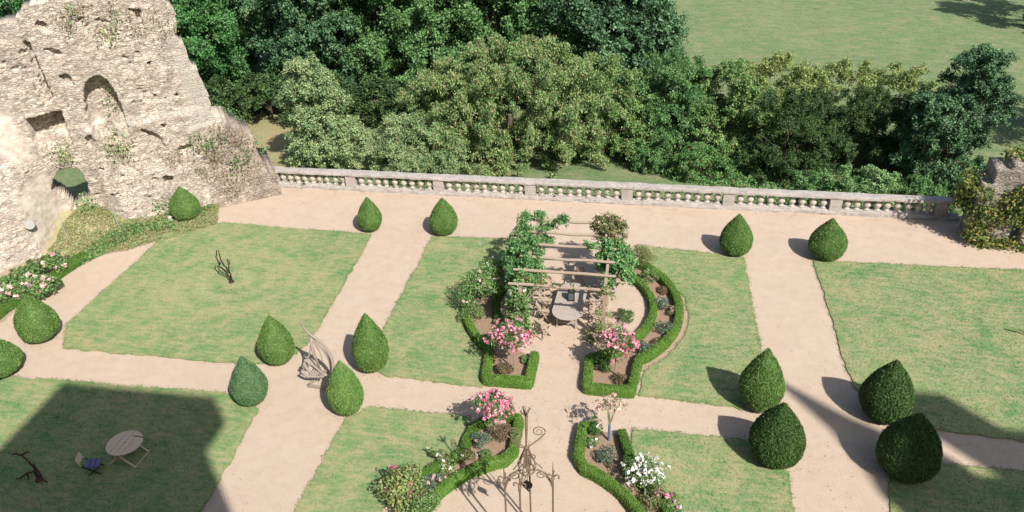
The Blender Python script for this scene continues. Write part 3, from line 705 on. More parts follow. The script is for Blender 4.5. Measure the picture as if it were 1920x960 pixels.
# ------------------------------------------------------------ box hedges round the flower beds
def hedge(name, path, w_, h_, mat, label, dens=1900, closed=False):
    P = np.array(path, float); seg = []
    for i in range(len(P)-1+(1 if closed else 0)):
        a, b = P[i], P[(i+1) % len(P)]; L = np.linalg.norm(b-a); k = max(1, int(L/.12))
        for j in range(k): seg.append(a+(b-a)*j/k)
    if not closed: seg.append(P[-1])
    C = np.array(seg); T = np.roll(C, -1, 0)-np.roll(C, 1, 0)
    if not closed: T[0] = C[1]-C[0]; T[-1] = C[-1]-C[-2]
    T = unit(T); Nn = np.column_stack([T[:, 1], -T[:, 0]])
    prof = [(-.5, 0), (-.53, .5), (-.50, .85), (-.40, 1.0), (0, 1.03), (.40, 1.0), (.50, .85), (.53, .5), (.5, 0)]
    V = []
    for i, c in enumerate(C):
        for (u, z) in prof:
            q = 1+.24*mnoise.noise((c[0]*1.9+u, c[1]*1.9, z*2)); hq = 1+.20*mnoise.noise((c[0]*.9, c[1]*.9, 7.7+u*.5))+.05*mnoise.noise((c[0]*4, c[1]*4, 7.7))
            V.append((c[0]+Nn[i, 0]*u*w_*q, c[1]+Nn[i, 1]*u*w_*q, z*h_*hq))
    m_ = len(prof); n = len(C); F = []
    for i in range(n if closed else n-1):
        for k in range(m_-1): F.append((i*m_+k, ((i+1) % n)*m_+k, ((i+1) % n)*m_+k+1, i*m_+k+1))
    V = np.array(V); F = np.array(F)
    q = V[F]; nn = np.cross(q[:, 1]-q[:, 0], q[:, 3]-q[:, 0]); ar = np.linalg.norm(nn, axis=1); nn = unit(nn)
    npt = int(ar.sum()*dens); idx = rng.choice(len(F), npt, p=ar/ar.sum()); u = rng.random((npt, 1)); v_ = rng.random((npt, 1)); q = V[F[idx]]
    P_ = (q[:, 0]*(1-u)+q[:, 1]*u)*(1-v_)+(q[:, 3]*(1-u)+q[:, 2]*u)*v_
    sg_ = np.sign((nn[idx]*(P_-np.array([*(C.mean(0)), 0]))).sum(1))
    out_n = nn[idx]
    lp, lf, la = leaves(P_+rng.normal(0, .018, P_.shape), np.abs(out_n)*np.array([0, 0, 1])+out_n*.4+np.array([0, 0, .4]), .055, .026, .9, -.3,
                        cl=np.clip(.5+.8*np.array([mnoise.noise((p[0]*2, p[1]*2, p[2]*2)) for p in P_]), 0, 1))
    lp[:, 2] = np.maximum(lp[:, 2], .01)
    nI = len(V); I2 = V.copy(); I2[:, 2] *= .96
    o = mesh_obj(name, np.concatenate([I2, lp]), np.concatenate([F, lf+nI]), mat, attrs={k: np.concatenate([np.full(nI, .3), la[k]]) for k in la})
    return tag(o, label, 'hedge', 'low box hedges round the flower beds')
def mir(L): return [(-5.2-x, y) for x, y in L]
UR = [(-.15, 25.15), (-1.55, 24.3), (-1.5, 22.6), (.15, 22.6), (.3, 23.95)]+arc(CU, 4.6, -49, 54, 26)
URi = arc(CU, 3.5, 48, -42, 22)+[(-.15, 25.15)]
ULf = mir([(-1.5, 24.35), (-1.5, 22.6), (.15, 22.6), (.3, 23.95)]+arc(CU, 4.6, -49, 40, 26))
ULi = mir(arc(CU, 3.3, 30, -48, 20))
hedge('box_hedge', UR+[], .30, .38, BOX, 'low box hedge squared at the front and curving round the bed right of the pergola')
hedge('box_hedge', URi, .27, .34, BOX, 'inner curve of low box hedge between the round gravel floor and the right rose bed')
hedge('box_hedge', ULf, .30, .38, BOX, 'low box hedge squared at the front and curving round the bed left of the pergola')
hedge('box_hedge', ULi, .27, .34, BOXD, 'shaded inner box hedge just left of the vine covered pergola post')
LR = [(-.1, 20.5), (.2, 19.35)]+arc(CL, 4.5, 52, 5, 20)
LRi = [(-1.45, 20.55), (-1.5, 19.05)]+arc(CL, 3.65, 68, 5, 22)
hedge('box_hedge', [(-1.0, 20.62), (-1.45, 20.55)]+LRi[1:], .30, .38, BOX, 'low box hedge bordering the round well court on its right side')
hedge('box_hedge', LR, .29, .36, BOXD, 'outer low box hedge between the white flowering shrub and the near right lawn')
LLi = mir([(-1.45, 20.6), (-1.5, 19.05)]+arc(CL, 3.65, 68, 12, 22))
LLo = mir([(-.45, 20.75), (.1, 20.0), (.2, 19.35)]+arc(CL, 4.5, 52, 12, 20))
hedge('box_hedge', LLi, .30, .38, BOX, 'low box hedge bordering the round well court on its left side')
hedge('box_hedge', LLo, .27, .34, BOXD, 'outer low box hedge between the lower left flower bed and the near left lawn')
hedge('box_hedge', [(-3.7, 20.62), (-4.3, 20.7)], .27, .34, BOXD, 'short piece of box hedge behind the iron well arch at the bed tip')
for lp_ in (UR+arc(CU, 3.5, 50, -42, 20), mir(UR+arc(CU, 3.5, 50, -42, 20))):
    sheet('flower_bed', lp_, .012, MAT['soil'], .02)
for lp_ in ([(-1.45, 20.6), (-1.5, 19.05)]+arc(CL, 3.65, 68, -5, 22)+arc(CL, 4.5, -5, 52, 22)+[(.2, 19.35), (-.1, 20.6)],):
    sheet('flower_bed', lp_, .012, MAT['soil'], .02); sheet('flower_bed', mir(lp_), .012, MAT['soil'], .02)
# worn soil ring where the hedge meets the lawn
sheet('soil_edge', arc(CU, 5.1, -52, 52, 40)+arc(CU, 4.7, 52, -52, 40), .008, MAT['soilpale'], .02)

# ------------------------------------------------------------ climbing plants, pergola
PX0, PX1 = -4.45, -1.1
perg = empty('pergola', (-2.8, 28.3, 0), 'rustic timber pergola over the garden table, overgrown on both sides', 'pergola')
def pl_(x, y, z): return (x+2.8, y-28.3, z)
for x in (PX0, PX1):
    for y in (25.8, 28.4, 31.0):
        mb = MB(); mb.bar(pl_(x, y, 0), pl_(x, y, 2.43), .13, .13); mb.build('post', MAT['oak'], perg)
    mb = MB(); mb.bar(pl_(x, 25.55, 2.37), pl_(x, 31.3, 2.40), .11, .14); mb.build('side_rail', MAT['oak'], perg)
for i, (y, x0, x1) in enumerate(((25.8, -4.95, -.70), (26.85, -4.92, -.72), (27.88, -4.8, -.8), (28.92, -4.8, -.8), (29.96, -4.8, -.85), (31.05, -4.75, -.85))):
    mb = MB(); z = 2.52+.01*i
    mb.tube([pl_(x0, y+.02, z), pl_(x0+1.3, y+rng.normal(0, .02), z+.02), pl_(-2.8, y+rng.normal(0, .03), z-.015), pl_(x1-1.2, y, z+.015), pl_(x1, y-.03, z)], [.06, .066, .064, .066, .058], 7)
    mb.build('cross_beam', MAT['oak'], perg)

def climber(name, envs, ncl, rc, nl, mat, label, L=.11, Wd=.08, flowers=None, woody=None, **kw):
    e = np.array(envs, float); c = e[:, :3].mean(0); base = (c[0], c[1], 0)
    root = empty(name, base, label, 'climbing plant', None)
    ee = e.copy(); ee[:, 0] -= base[0]; ee[:, 1] -= base[1]
    (v, f, a), C, R = clumps(ee, ncl, rc, nl, L, Wd, .75, .35, feather=True, **kw)
    v[:, 2] = np.maximum(v[:, 2], .02)
    mesh_obj('foliage', v, f, mat, root, attrs=a)
    mb = MB()
    for q in (woody or [(e[0, 0], e[0, 1])]):
        x, y = q[0]-base[0], q[1]-base[1]
        for j in range(3):
            t = C[rng.integers(0, len(C))]
            mb.tube([(x+rng.normal(0, .05), y+rng.normal(0, .05), -.02), (x+rng.normal(0, .08), y, .8), (x, y+rng.normal(0, .08), 1.6), ((x+t[0])/2, (y+t[1])/2, max(1.9, t[2]*.9)), t], [.03, .028, .024, .018, .008], 6)
    mb.build('stem', MAT['barkpale'], root)
    if flowers:
        fm, fn, fs = flowers
        d = unit(sph(fn)+np.array([0, -.3, .6])); i = rng.integers(0, len(C), fn); P = C[i]+d*R[i][:, None]
        ps = [leaves(P+rng.normal(0, fs*.28, P.shape), d, fs, fs*.8, .55, 0) for k in range(6)]
        v, f, a = merge(ps); mesh_obj('blossoms', v, f, fm, root, attrs=a)
    return root
climber('climbing_plant', [(-4.55, 31.0, 2.3, .75, .8, .6), (-4.6, 29.6, 2.3, .85, .9, .7), (-4.6, 28.3, 2.25, .85, .9, .75), (-4.5, 27.4, 2.0, .7, .6, .8), (-4.9, 29.2, 1.2, .5, 1.6, 1.0), (-3.7, 30.0, 2.6, .45, .25, .12), (-3.6, 31.05, 2.6, .5, .15, .1), (-3.5, 28.95, 2.6, .5, .2, .12)], 130, .25, 115, G_VINE,
        'dense bright green wisteria heaped over the far left side of the pergola', .15, .055, woody=[(-4.45, 28.4), (-4.45, 31.0)])
climber('climbing_plant', [(-4.6, 25.75, 1.4, .36, .36, .95), (-4.5, 25.6, .7, .34, .34, .6), (-4.45, 26.4, 2.2, .25, .5, .3), (-4.5, 26.8, 1.6, .3, .5, .7)], 70, .22, 90, G_VINE2,
        'leafy rose climbing the front left pergola post above the pink standard rose', .12, .09, flowers=(F_WHITE, 9, .13), woody=[(-4.45, 25.8)])
climber('climbing_plant', [(-1.15, 30.9, 2.4, .6, .5, .45), (-1.25, 30.0, 2.5, .4, .5, .3), (-1.6, 31.1, 2.65, .5, .2, .15)], 60, .25, 110, G_RED,
        'reddish green rose with pale blooms on the far right corner of the pergola', .09, .07, flowers=(F_PALE, 22, .10), woody=[(-1.1, 31.0)])
climber('climbing_plant', [(-.75, 29.3, 1.7, .75, .9, .8), (-.7, 28.5, 1.6, .55, .6, .8), (-.9, 28.8, 2.3, .6, .9, .4), (-.6, 27.9, 1.9, .4, .4, .4), (-1.8, 28.9, 2.6, .45, .12, .08)], 95, .25, 100, G_VINE,
        'broad green climber covering the middle right side of the pergola', .12, .09, woody=[(-1.1, 28.4)])
climber('climbing_plant', [(-1.1, 25.75, 1.1, .22, .22, 1.1), (-1.15, 25.9, 2.35, .3, .35, .2), (-1.4, 25.8, .25, .3, .3, .25)], 36, .17, 42, G_YEL,
        'thin yellowish climber on the front right pergola post', .09, .06, woody=[(-1.1, 25.8)], low=-1)
climber('climbing_plant', [(-2.9, 25.82, 2.58, 1.2, .08, .07)], 16, .09, 26, G_RED, 'sparse reddish shoots lying along the front beams of the pergola', .07, .05, woody=[(-4.4, 25.8)])

# ------------------------------------------------------------ garden table, lantern, folding chairs
TC = np.array([-2.62, 27.45])
tb = empty('garden_table', (TC[0], TC[1], 0), 'long grey wooden table with rounded ends under the pergola', 'table', None, math.radians(-3))
def stadium(hw, hl, r, n=8):
    P = []
    for cx, cy, a0 in ((hw-r, hl-r*1.1, 0), (-(hw-r), hl-r*1.1, 90), (-(hw-r), -(hl-r*1.1), 180), (hw-r, -(hl-r*1.1), 270)):
        for k in range(n+1):
            a = math.radians(a0+90*k/n); P.append((cx+r*math.cos(a), cy+r*1.1*math.sin(a)))
    return P
st = stadium(.63, 1.38, .56); n = len(st)
mb = MB(); mb.add([(x, y, .715) for x, y in st]+[(x, y, .75) for x, y in st], [tuple(range(n-1, -1, -1)), tuple(range(n, 2*n))]+[(i, (i+1) % n, (i+1) % n+n, i+n) for i in range(n)]); mb.build('tabletop', MAT['tabletop'], tb)
mb = MB()
for x in np.linspace(-.5, .5, 9): mb.box((x, 0, .7512), (.006, 2.2 if abs(x) < .4 else 1.7, .002))
mb.build('plank_gap', MAT['dark'], tb)
for sx in (-1, 1):
    for sy in (-1, 1):
        mb = MB(); mb.bar((sx*.4, sy*.95, 0), (sx*.4, sy*.85, .71), .07, .07); mb.build('leg', MAT['tabletop'], tb)
mb = MB(); mb.bar((-.4, -.9, .66), (-.4, .9, .66), .04, .08); mb.bar((.4, -.9, .66), (.4, .9, .66), .04, .08); mb.bar((-.38, -.9, .25), (.38, -.9, .25), .05, .05); mb.bar((-.38, .9, .25), (.38, .9, .25), .05, .05); mb.bar((0, -.9, .25), (0, .9, .25), .05, .05); mb.build('frame', MAT['tabletop'], tb)
ln_ = empty('lantern', (-2.58, 27.55, .753), 'black metal lantern standing on the grey garden table', 'lantern', None, .1)
mb = MB()
for sx in (-1, 1):
    for sy in (-1, 1): mb.bar((sx*.13, sy*.13, .03), (sx*.13, sy*.13, .42), .025, .025)
mb.box((0, 0, .015), (.30, .30, .03)); mb.box((0, 0, .43), (.30, .30, .02)); mb.build('frame', MAT['black'], ln_)
mb = MB(); mb.box((0, 0, .49), (.26, .26, .10), taper=.35); mb.tube([(-.05, 0, .54), (-.04, 0, .60), (0, 0, .62), (.04, 0, .60), (.05, 0, .54)], .008, 5); mb.build('roof', MAT['black'], ln_)
mb = MB(); mb.box((0, 0, .22), (.235, .235, .37)); mb.build('glass', MAT['glass'], ln_)
mb = MB(); mb.lathe([(.04, 0), (.04, .16)], (0, 0, .405-.37), 10)

def make_chair():
    r = empty('folding_chair', (0, 0, 0), 'x', 'chair', 'folding chairs round the garden table')
    mb = MB()                                   # seat slats, front towards +y
    for k in range(8): mb.box((0, -.17+.052*k, .445), (.40, .036, .016))
    mb.bar((-.19, -.2, .43), (-.19, .22, .43), .022, .03); mb.bar((.19, -.2, .43), (.19, .22, .43), .022, .03); mb.build('seat', MAT['teak'], r)
    mb = MB()                                   # slatted back
    for k in range(7):
        x = -.165+.055*k; mb.bar((x, -.245, .53), (x, -.335, .86), .03, .014)
    mb.bar((-.22, -.24, .51), (.22, -.24, .51), .03, .05); mb.bar((-.22, -.34, .885), (.22, -.34, .885), .03, .055); mb.build('backrest', MAT['teak'], r)
    for sx in (-1, 1):
        mb = MB(); mb.bar((sx*.215, -.35, .91), (sx*.215, .24, 0), .028, .045, (1, 0, 0)); mb.build('leg', MAT['teak'], r)
        mb = MB(); mb.bar((sx*.235, -.30, 0), (sx*.235, .2, .64), .028, .04, (1, 0, 0)); mb.build('leg', MAT['teak'], r)
        mb = MB(); mb.bar((sx*.24, -.32, .66), (sx*.24, .2, .655), .05, .022); mb.build('armrest', MAT['teak'], r)
    mb = MB(); mb.bar((-.2, .20, .08), (.2, .20, .08), .03, .03); mb.build('stretcher', MAT['teak'], r); mb = MB(); mb.bar((-.22, -.26, .06), (.22, -.26, .06), .03, .03); mb.build('stretcher', MAT['teak'], r)
    return r
def copy_tree(o, parent=None):
    c = o.copy(); COL.objects.link(c); c.parent = parent
    for ch in o.children: copy_tree(ch, c)
    return c
ch0 = make_chair()
# x, y, facing angle of the front (deg, 0 = +y)
chairs = [(-3.75, 28.95, -140, 'folding slatted wooden chair at the far left corner of the table, turned away from it'),
 (-2.45, 29.55, 175, 'folding slatted wooden chair at the far head of the table'),
 (-3.65, 27.75, -88, 'folding slatted wooden chair on the left side of the table beside the lantern'),
 (-3.6, 26.95, -92, 'folding slatted wooden chair on the left side of the table at its near end'),
 (-3.55, 25.85, -40, 'folding slatted wooden chair standing clear of the table at its near left corner'),
 (-1.62, 28.0, 92, 'folding slatted wooden chair right of the table, the one behind the pergola beam'),
 (-1.55, 27.1, 95, 'folding slatted wooden chair on the right side of the table, the middle one'),
 (-1.5, 26.15, 50, 'folding slatted wooden chair at the near right corner of the table in leaf shade'),
 (-1.25, 25.55, 60, 'folding slatted wooden chair nearest the pink standard rose right of the path')]
for i, (x, y, a, lab) in enumerate(chairs):
    c = ch0 if i == 0 else copy_tree(ch0)
    c.location = (x, y, 0); c.rotation_euler = (0, 0, math.radians(a)); c['label'] = lab

# ------------------------------------------------------------ bed plants
SR = dict(n=1900, L=.075, Wd=.055, ncl=30)
plant('standard_rose', (-4.4, 23.5), .92, 1.15, G_ROSE, 'pink standard rose in the front corner of the bed left of the pergola', 'rose', 'pink standard roses', flowers=(F_PINK, 230, .10), stem=(.035, .95), **SR)
plant('standard_rose', (-.5, 23.75), .82, 1.1, G_ROSE, 'pink standard rose in the front corner of the bed right of the pergola', 'rose', 'pink standard roses', flowers=(F_PINK, 210, .10), stem=(.035, .95), **SR)
plant('standard_rose', (-4.5, 19.75), .74, 1.15, G_ROSE, 'pink standard rose beside the iron well arch, in the bed tip left of it', 'rose', 'pink standard roses', flowers=(F_PINK, 210, .095), stem=(.035, .9), **SR)
plant('standard_rose', (-.52, 20.2), .62, 1.25, G_YEL, 'sparse tall rose with pale pink blooms and a blue stem guard', 'rose', n=260, L=.06, Wd=.045, ncl=20, flowers=(F_PALE, 34, .11), stem=(.03, .7))
mb = MB(); mb.tube([(-.52, 20.2, .02), (-.52, 20.2, .75)], .045, 8); tag(mb.build('stem_guard', MAT['bluetube']), 'blue plastic tube guarding the stem of the pale rose', 'plant guard')
plant('flowering_shrub', (.72, 18.35), .85, .85, G_HERB, 'shrub covered in white flowers spilling over the right hedge of the well court', 'shrub', n=1300, flowers=(F_WHITE, 95, .11), ncl=24, L=.08, Wd=.05)
plant('rose_bush', (-7.0, 16.6), .95, 1.15, G_YEL, 'yellowish green rose bush with a few pink blooms, bottom end of the left bed', 'rose bush', n=2600, ncl=34, L=.10, Wd=.06, flowers=(F_PINK, 7, .16))
plant('rose_bush', (-6.2, 16.1), .7, .8, G_HERB, 'fresh green bush beside the yellowish rose bush, touching the well court hedge', 'shrub', n=1300, ncl=20, L=.09, Wd=.05)
bp = [ # px, py, r, h, mat, flowers, label
 (1170, 600, .38, .42, G_IVY, None, 'small round green plant alone on the gravel right of the pergola'),
 (1205, 662, .38, .42, G_GREY, None, 'grey green rounded plant in the right bed near the squared hedge'),
 (1246, 622, .34, .4, G_GREY, (F_PALE, 4, .09), 'grey green plant with pale flowers against the outer hedge of the right bed'),
 (1240, 578, .34, .4, G_GREY, None, 'middle grey green cushion plant in the right bed'),
 (1216, 530, .36, .55, G_HERB, None, 'grey green plant at the far end of the right bed under the reddish shrub'),
 (1202, 508, .62, 1.05, G_RED, None, 'reddish green shrub beside the climber at the far end of the right bed'),
 (1130, 690, .36, .4, G_IVY, None, 'dark green plant under the right pink standard rose'),
 (1160, 716, .3, .25, G_BROWN, None, 'low brownish plant in the front corner of the right bed'),
 (1245, 548, .26, .2, G_BROWN, None, 'low bronze leaved plant in the middle of the right bed'),
 (1232, 648, .26, .2, G_BROWN, None, 'low bronze leaved plant between the two nearest cushions of the right bed'),
 (1262, 590, .24, .3, G_RED, (F_PALE, 5, .08), 'reddish plant with pale blooms at the widest point of the right bed'),
 (896, 572, 1.0, 1.5, G_VINE2, (F_PALE, 16, .10), 'big rose bush with scattered pale blooms left of the pergola'),
 (925, 545, .70, 1.3, G_ROSE, (F_WHITE, 9, .10), 'dark rose bush with white blooms close to the wisteria'),
 (885, 600, .5, .6, G_HERB, None, 'lighter green bush in front of the big rose bush on the lawn side'),
 (937, 610, .22, .3, G_YEL, (F_WHITE, 3, .1), 'little yellow green plant in the left bed below the rose bushes'),
 (912, 640, .28, .22, G_GREY, None, 'small grey green plant near the outer hedge of the left bed'),
 (947, 704, .38, .42, G_BROWN, None, 'dried brown plant under the left pink standard rose'),
 (985, 680, .2, .2, G_HERB, None, 'tiny green plant beside the stem of the left standard rose'),
 (1136, 865, .40, .42, G_GREY, None, 'rounded grey green plant in the bed tip below the blue stem guard'),
 (1110, 835, .22, .25, G_HERB, (F_WHITE, 4, .08), 'small green plant with white flowers next to the blue stem guard'),
 (1115, 812, .3, .5, G_IVY, (F_WHITE, 6, .08), 'dark bushy plant with white flowers behind the blue stem guard'),
 (1258, 955, .45, .5, G_HERB, (F_PINK, 9, .13), 'green bush with pink blooms at the bottom edge beside the near right lawn'),
 (1225, 950, .40, .5, G_RED, (F_PALE, 4, .1), 'reddish green bush below the white flowering shrub'),
 (903, 835, .36, .45, G_GREY, (F_PINK, 4, .08), 'silvery plant under the pink rose beside the well arch'),
 (938, 822, .38, .4, G_BROWN, None, 'dry brown clump between the pink rose and the iron well arch'),
 (912, 860, .24, .22, G_HERB, None, 'small green plant in the tip of the lower left bed'),
 (875, 862, .34, .3, G_RED, (F_WHITE, 5, .08), 'low russet plant in the middle of the lower left bed'),
 (838, 880, .34, .35, G_YEL, (F_WHITE, 8, .09), 'yellow green plant with round white blooms in the lower left bed'),
 (818, 862, .22, .4, G_HERB, (F_WHITE, 8, .09), 'upright plant with white blooms breaking through the outer hedge of the lower left bed'),
 (815, 915, .36, .35, G_GREY, (F_PALE, 8, .1), 'grey plant with pale pink blooms near the bottom of the lower left bed'),
]
for px, py, r, h, mt, fl, lab in bp:
    r *= 1.18; h *= 1.2; q = gp(px, py); plant('bed_plant', (q[0], q[1], 0), r, h, mt, lab, 'plant', 'plants in the flower beds', n=int(500+2600*r*r), ncl=int(10+20*r), flowers=fl, L=.055+.03*r, Wd=.03+.02*r)

# ------------------------------------------------------------ border under the ruin
hy = [(-5, 560, 'hydrangea at the left edge of the photo beyond the wide yew cone'), (28, 553, 'hydrangea with blush heads third from the wall end'), (66, 524, 'large hydrangea with salmon heads in the middle of the border'), (105, 503, 'hydrangea with white and salmon heads nearest the grass bank'), (48, 532, 'hydrangea with pale heads pressed against the rubble wall'), (88, 545, 'low hydrangea with cream heads hanging over the path edge')]
for px, py, lab in hy:
    q = gp(px, py+8); plant('hydrangea', (q[0], q[1], 0), .85, .95, G_HERB, lab, 'hydrangea', 'hydrangeas along the left border', n=1700, ncl=24, L=.13, Wd=.09, flowers=(F_PALE, 22, .18))
hedge('box_hedge', [tuple(gp(*q)[:2]) for q in ((-30, 618), (10, 585), (60, 552), (100, 527), (160, 486))], .45, .38, BOXD, 'rough low hedge between the hydrangeas and the left path')
def ground_cover(name, poly_px, mat, label, n, L=.12, Wd=.05, h=.22, z0=lambda x, y: 0.0, world=None):
    A = world if world is not None else np.array([gp(*q)[:2] for q in poly_px]); lo, hi = A.min(0), A.max(0)
    Q = rng.uniform(lo, hi, (n*3, 2)); Q = Q[inpoly(Q, [tuple(a) for a in A])][:n]
    hn = np.array([.5+.8*mnoise.noise((q[0]*1.4, q[1]*1.4, 2)) for q in Q]).clip(.05, 1.3)
    P = np.column_stack([Q, np.array([z0(*q) for q in Q])+rng.uniform(.02, 1, len(Q))*h*hn])
    v, f, a = leaves(P, np.tile([0, -.1, .8], (len(P), 1)), L, Wd, .8, .2, cl=np.clip(hn*.8, 0, 1))
    o = mesh_obj(name, v, f, mat, attrs=a); return tag(o, label, 'ground cover', kind='stuff')
def bank_z(x, y):
    r_ = np.array([x, y])-WA; s_ = r_@WD; q_ = -(r_@WN); return float(bank_h(np.array(s_), np.array(q_)))
G_STRAW = leaf_mat('straw_weeds', (.20, .33, .11), (.38, .40, .18), (.50, .38, .22), .25)
ground_cover('ground_cover', [(110, 505), (180, 462), (250, 430), (322, 412), (330, 428), (250, 448), (190, 480), (150, 500)], G_HERB, 'leafy green border plants along the far part of the left path', 5000, .14, .08, .35, bank_z)
ground_cover('ground_cover', [(290, 402), (330, 372), (420, 362), (495, 345), (480, 366), (400, 392), (385, 405), (330, 415)], G_HERB, 'green weeds along the foot of the ruin between the yew cone and the balustrade', 6000, .12, .06, .4, bank_z)
ground_cover('ground_cover', None, G_STRAW, 'straw coloured weeds and wild grass on the bank under the doorway', 19000, .15, .03, .30, bank_z, world=np.array([wl(-11.6, -2.3), wl(-11.6, -3.4), wl(-8, -3.8), wl(-3.5, -3.2), wl(-3.0, -.5), wl(-9.9, -.1)]))
ivs = [([(390, 268), (410, 262), (380, 262)], 'tuft of green ivy high on the low right shoulder of the ruin', 170, G_IVY), ([(363, 262), (372, 262)], 'small ivy tuft left of the larger one on the ruin shoulder', 60, G_HERB),
       ([(204, 164), (213, 178), (218, 195), (222, 212)], 'ivy hanging inside the right edge of the pointed arch', 110, G_IVY), ([(215, 255), (230, 262), (225, 275), (205, 268)], 'dry moss and weeds on the slope below the pointed arch', 260, G_STRAW),
       ([(115, 280), (125, 290), (105, 282)], 'reddish weeds on the sill of the square window hole', 150, G_STRAW), ([(430, 290), (445, 295), (455, 285), (440, 305)], 'sprawling greenery on the lower right end of the ruin', 160, G_IVY),
       ([(136, 26), (130, 28)], 'little green weed near the top edge of the ruin', 40, G_HERB), ([(205, 65), (215, 35), (190, 60)], 'yellowish weeds in the upper masonry of the ruin', 70, G_STRAW), ([(330, 375), (345, 360), (300, 372)], 'green plants growing up the wall behind the far left yew cone', 240, G_HERB), ([(170, 385), (160, 378), (190, 395), (150, 392)], 'bushy weeds under the arched doorway', 300, G_STRAW)]
for L_, lab, n_, mt in ivs:
    ivy('wall_weeds', [on_wall(*q, out=.1) for q in L_], (WN[0]*-1, WN[1]*-1, .5), mt, lab, 'wall plant', .13, .09, n_, .26, 'plants growing on the ruin', .7)
def scatter_wall(polypx, n_):
    lo_ = np.min(polypx, 0); hi_ = np.max(polypx, 0); Q = rng.uniform(lo_, hi_, (n_*4, 2)); Q = Q[inpoly(Q, polypx)]
    Q = [q for q in Q if mnoise.noise((q[0]*.03, q[1]*.05, 1.7)) > -.05][:n_]
    return [on_wall(*q, out=.05) for q in Q]
G_DRYW = leaf_mat('dry_wall_weeds', (.20, .19, .09), (.34, .29, .16), (.30, .20, .12), .25)
for L_, lab, n_ in (([(45, 20), (75, 8), (180, 4), (300, 8), (335, 50), (300, 75), (200, 60), (120, 70), (60, 60)], 'dry grasses and brown weeds rooted all over the top courses of the ruin', 900),
    ([(340, 245), (410, 235), (470, 262), (490, 330), (440, 350), (380, 340), (330, 300)], 'brown weeds scattered over the low right shoulder of the ruin', 1300),
    ([(200, 300), (330, 280), (330, 330), (250, 345), (190, 330)], 'ochre weeds in the rubble face above the far left yew cone', 260)):
    ivy('wall_weeds', scatter_wall(L_, 60), (WN[0]*-1, WN[1]*-1, .5), G_DRYW, lab, 'wall plant', .11, .06, n_, .22, 'plants growing on the ruin', .8)
# creeping plant on the wall's shoulder top (seen as a green line above the balustrade end)
ivy('wall_weeds', [(*wl(s_, 1.9), z_) for s_, z_ in ((-1.4, 4.2), (-1.0, 3.6), (-.6, 2.9), (-.3, 2.2), (0, 1.6))], (0, -.3, 1), G_VINE, 'bright green creeper running down the sloping back edge of the ruin', 'wall plant', .13, .09, 300, .2, 'plants growing on the ruin', .7)
for px, py, lab in ((135, 465, 'thin pale stake of a young tree on the bank, left one'), (228, 440, 'thin pale stake of a young tree on the bank, right one')):
    q = gp(px, py); z = bank_z(q[0], q[1]); mb = MB(); mb.tube([(q[0], q[1], z-.05), (q[0]-.05, q[1], z+.8), (q[0]-.04, q[1]+.03, z+1.6)], [.022, .02, .01], 6); tag(mb.build('plant_stake', MAT['greypaint']), lab, 'stake')
q = on_wall(62, 388, .2); fl = empty('floodlight', tuple(q), 'round grey floodlight on the white plastered part of the ruin', 'floodlight')
mb = MB(); mb.lathe([(.10, 0), (.22, .04), (.24, .16), (.23, .20)], (0, 0, 0), 16); fo = mb.build('lamp_housing', MAT['greypaint'], fl); fo.rotation_euler = (math.radians(70), 0, math.radians(30))
mb = MB(); mb.bar((0, 0, 0), (-.12, .25, 0), .05, .05); mb.build('bracket', MAT['greypaint'], fl)
q = gp(321, 418); mb = MB(); mb.lathe([(.12, 0), (.16, .08), (.13, .2), (.1, .3), (.14, .36), (.05, .42)], tuple(q), 10); tag(mb.build('stone_ornament', MAT['baluster'], None, True), 'small pale stone ornament at the foot of the far left yew cone', 'ornament')

# ------------------------------------------------------------ sculptures, swing, lawn furniture
def twig_sculpture(name, x, y, strands, mat, label, group=None, sc_=.76):
    r = empty(name, (x, y, 0), label, 'sculpture', group); r.scale = (sc_,)*3
    mb = MB(); mb.lathe([(.17, 0), (.18, .10), (.15, .16), (.08, .2)], (0, 0, 0), 12); mb.build('base', mat, r)
    for pts, rad in strands:
        mb = MB(); pts = np.array(pts, float); m_ = len(pts); t = np.linspace(0, m_-1, m_*6); P = np.column_stack([np.interp(t, range(m_), pts[:, i]) for i in range(3)])
        P += np.array([[mnoise.noise((p[0]*6, p[1]*6, p[2]*5+k_)) for k_ in (0, 9, 17)] for p in P])*.05
        R = rad*(1.15+.55*np.array([mnoise.noise((p[2]*9, i*.7, 1)) for i, p in enumerate(P)]))*np.linspace(1.1, .6, len(P))
        mb.tube(P, R, 6); mb.build('branch', mat, r)
    return r
twig_sculpture('twig_sculpture', -18.55, 28.05, [
    ([(0, 0, .1), (-.15, 0, .6), (-.3, .05, .95), (-.55, .05, 1.05), (-.52, 0, 1.5), (-.62, 0, 1.8), (-.5, 0, 2.1), (-.42, 0, 2.35)], .045),
    ([(0, 0, .1), (.0, .05, .6), (-.12, 0, 1.1), (-.3, .0, 1.5), (-.35, 0, 1.9), (-.3, 0, 2.3)], .045),
    ([(.05, 0, .1), (.08, 0, .5), (.0, 0, .9), (.12, 0, 1.3), (.1, 0, 1.75)], .04), ([(.1, 0, 1.25), (.22, 0, 1.5), (.2, 0, 1.7)], .03),
    ([(-.52, 0, 1.3), (-.42, 0, 1.45), (-.5, 0, 1.6)], .035)], MAT['bronze'], 'slender dark metal sculpture of knotted twigs in the middle of the far left lawn')
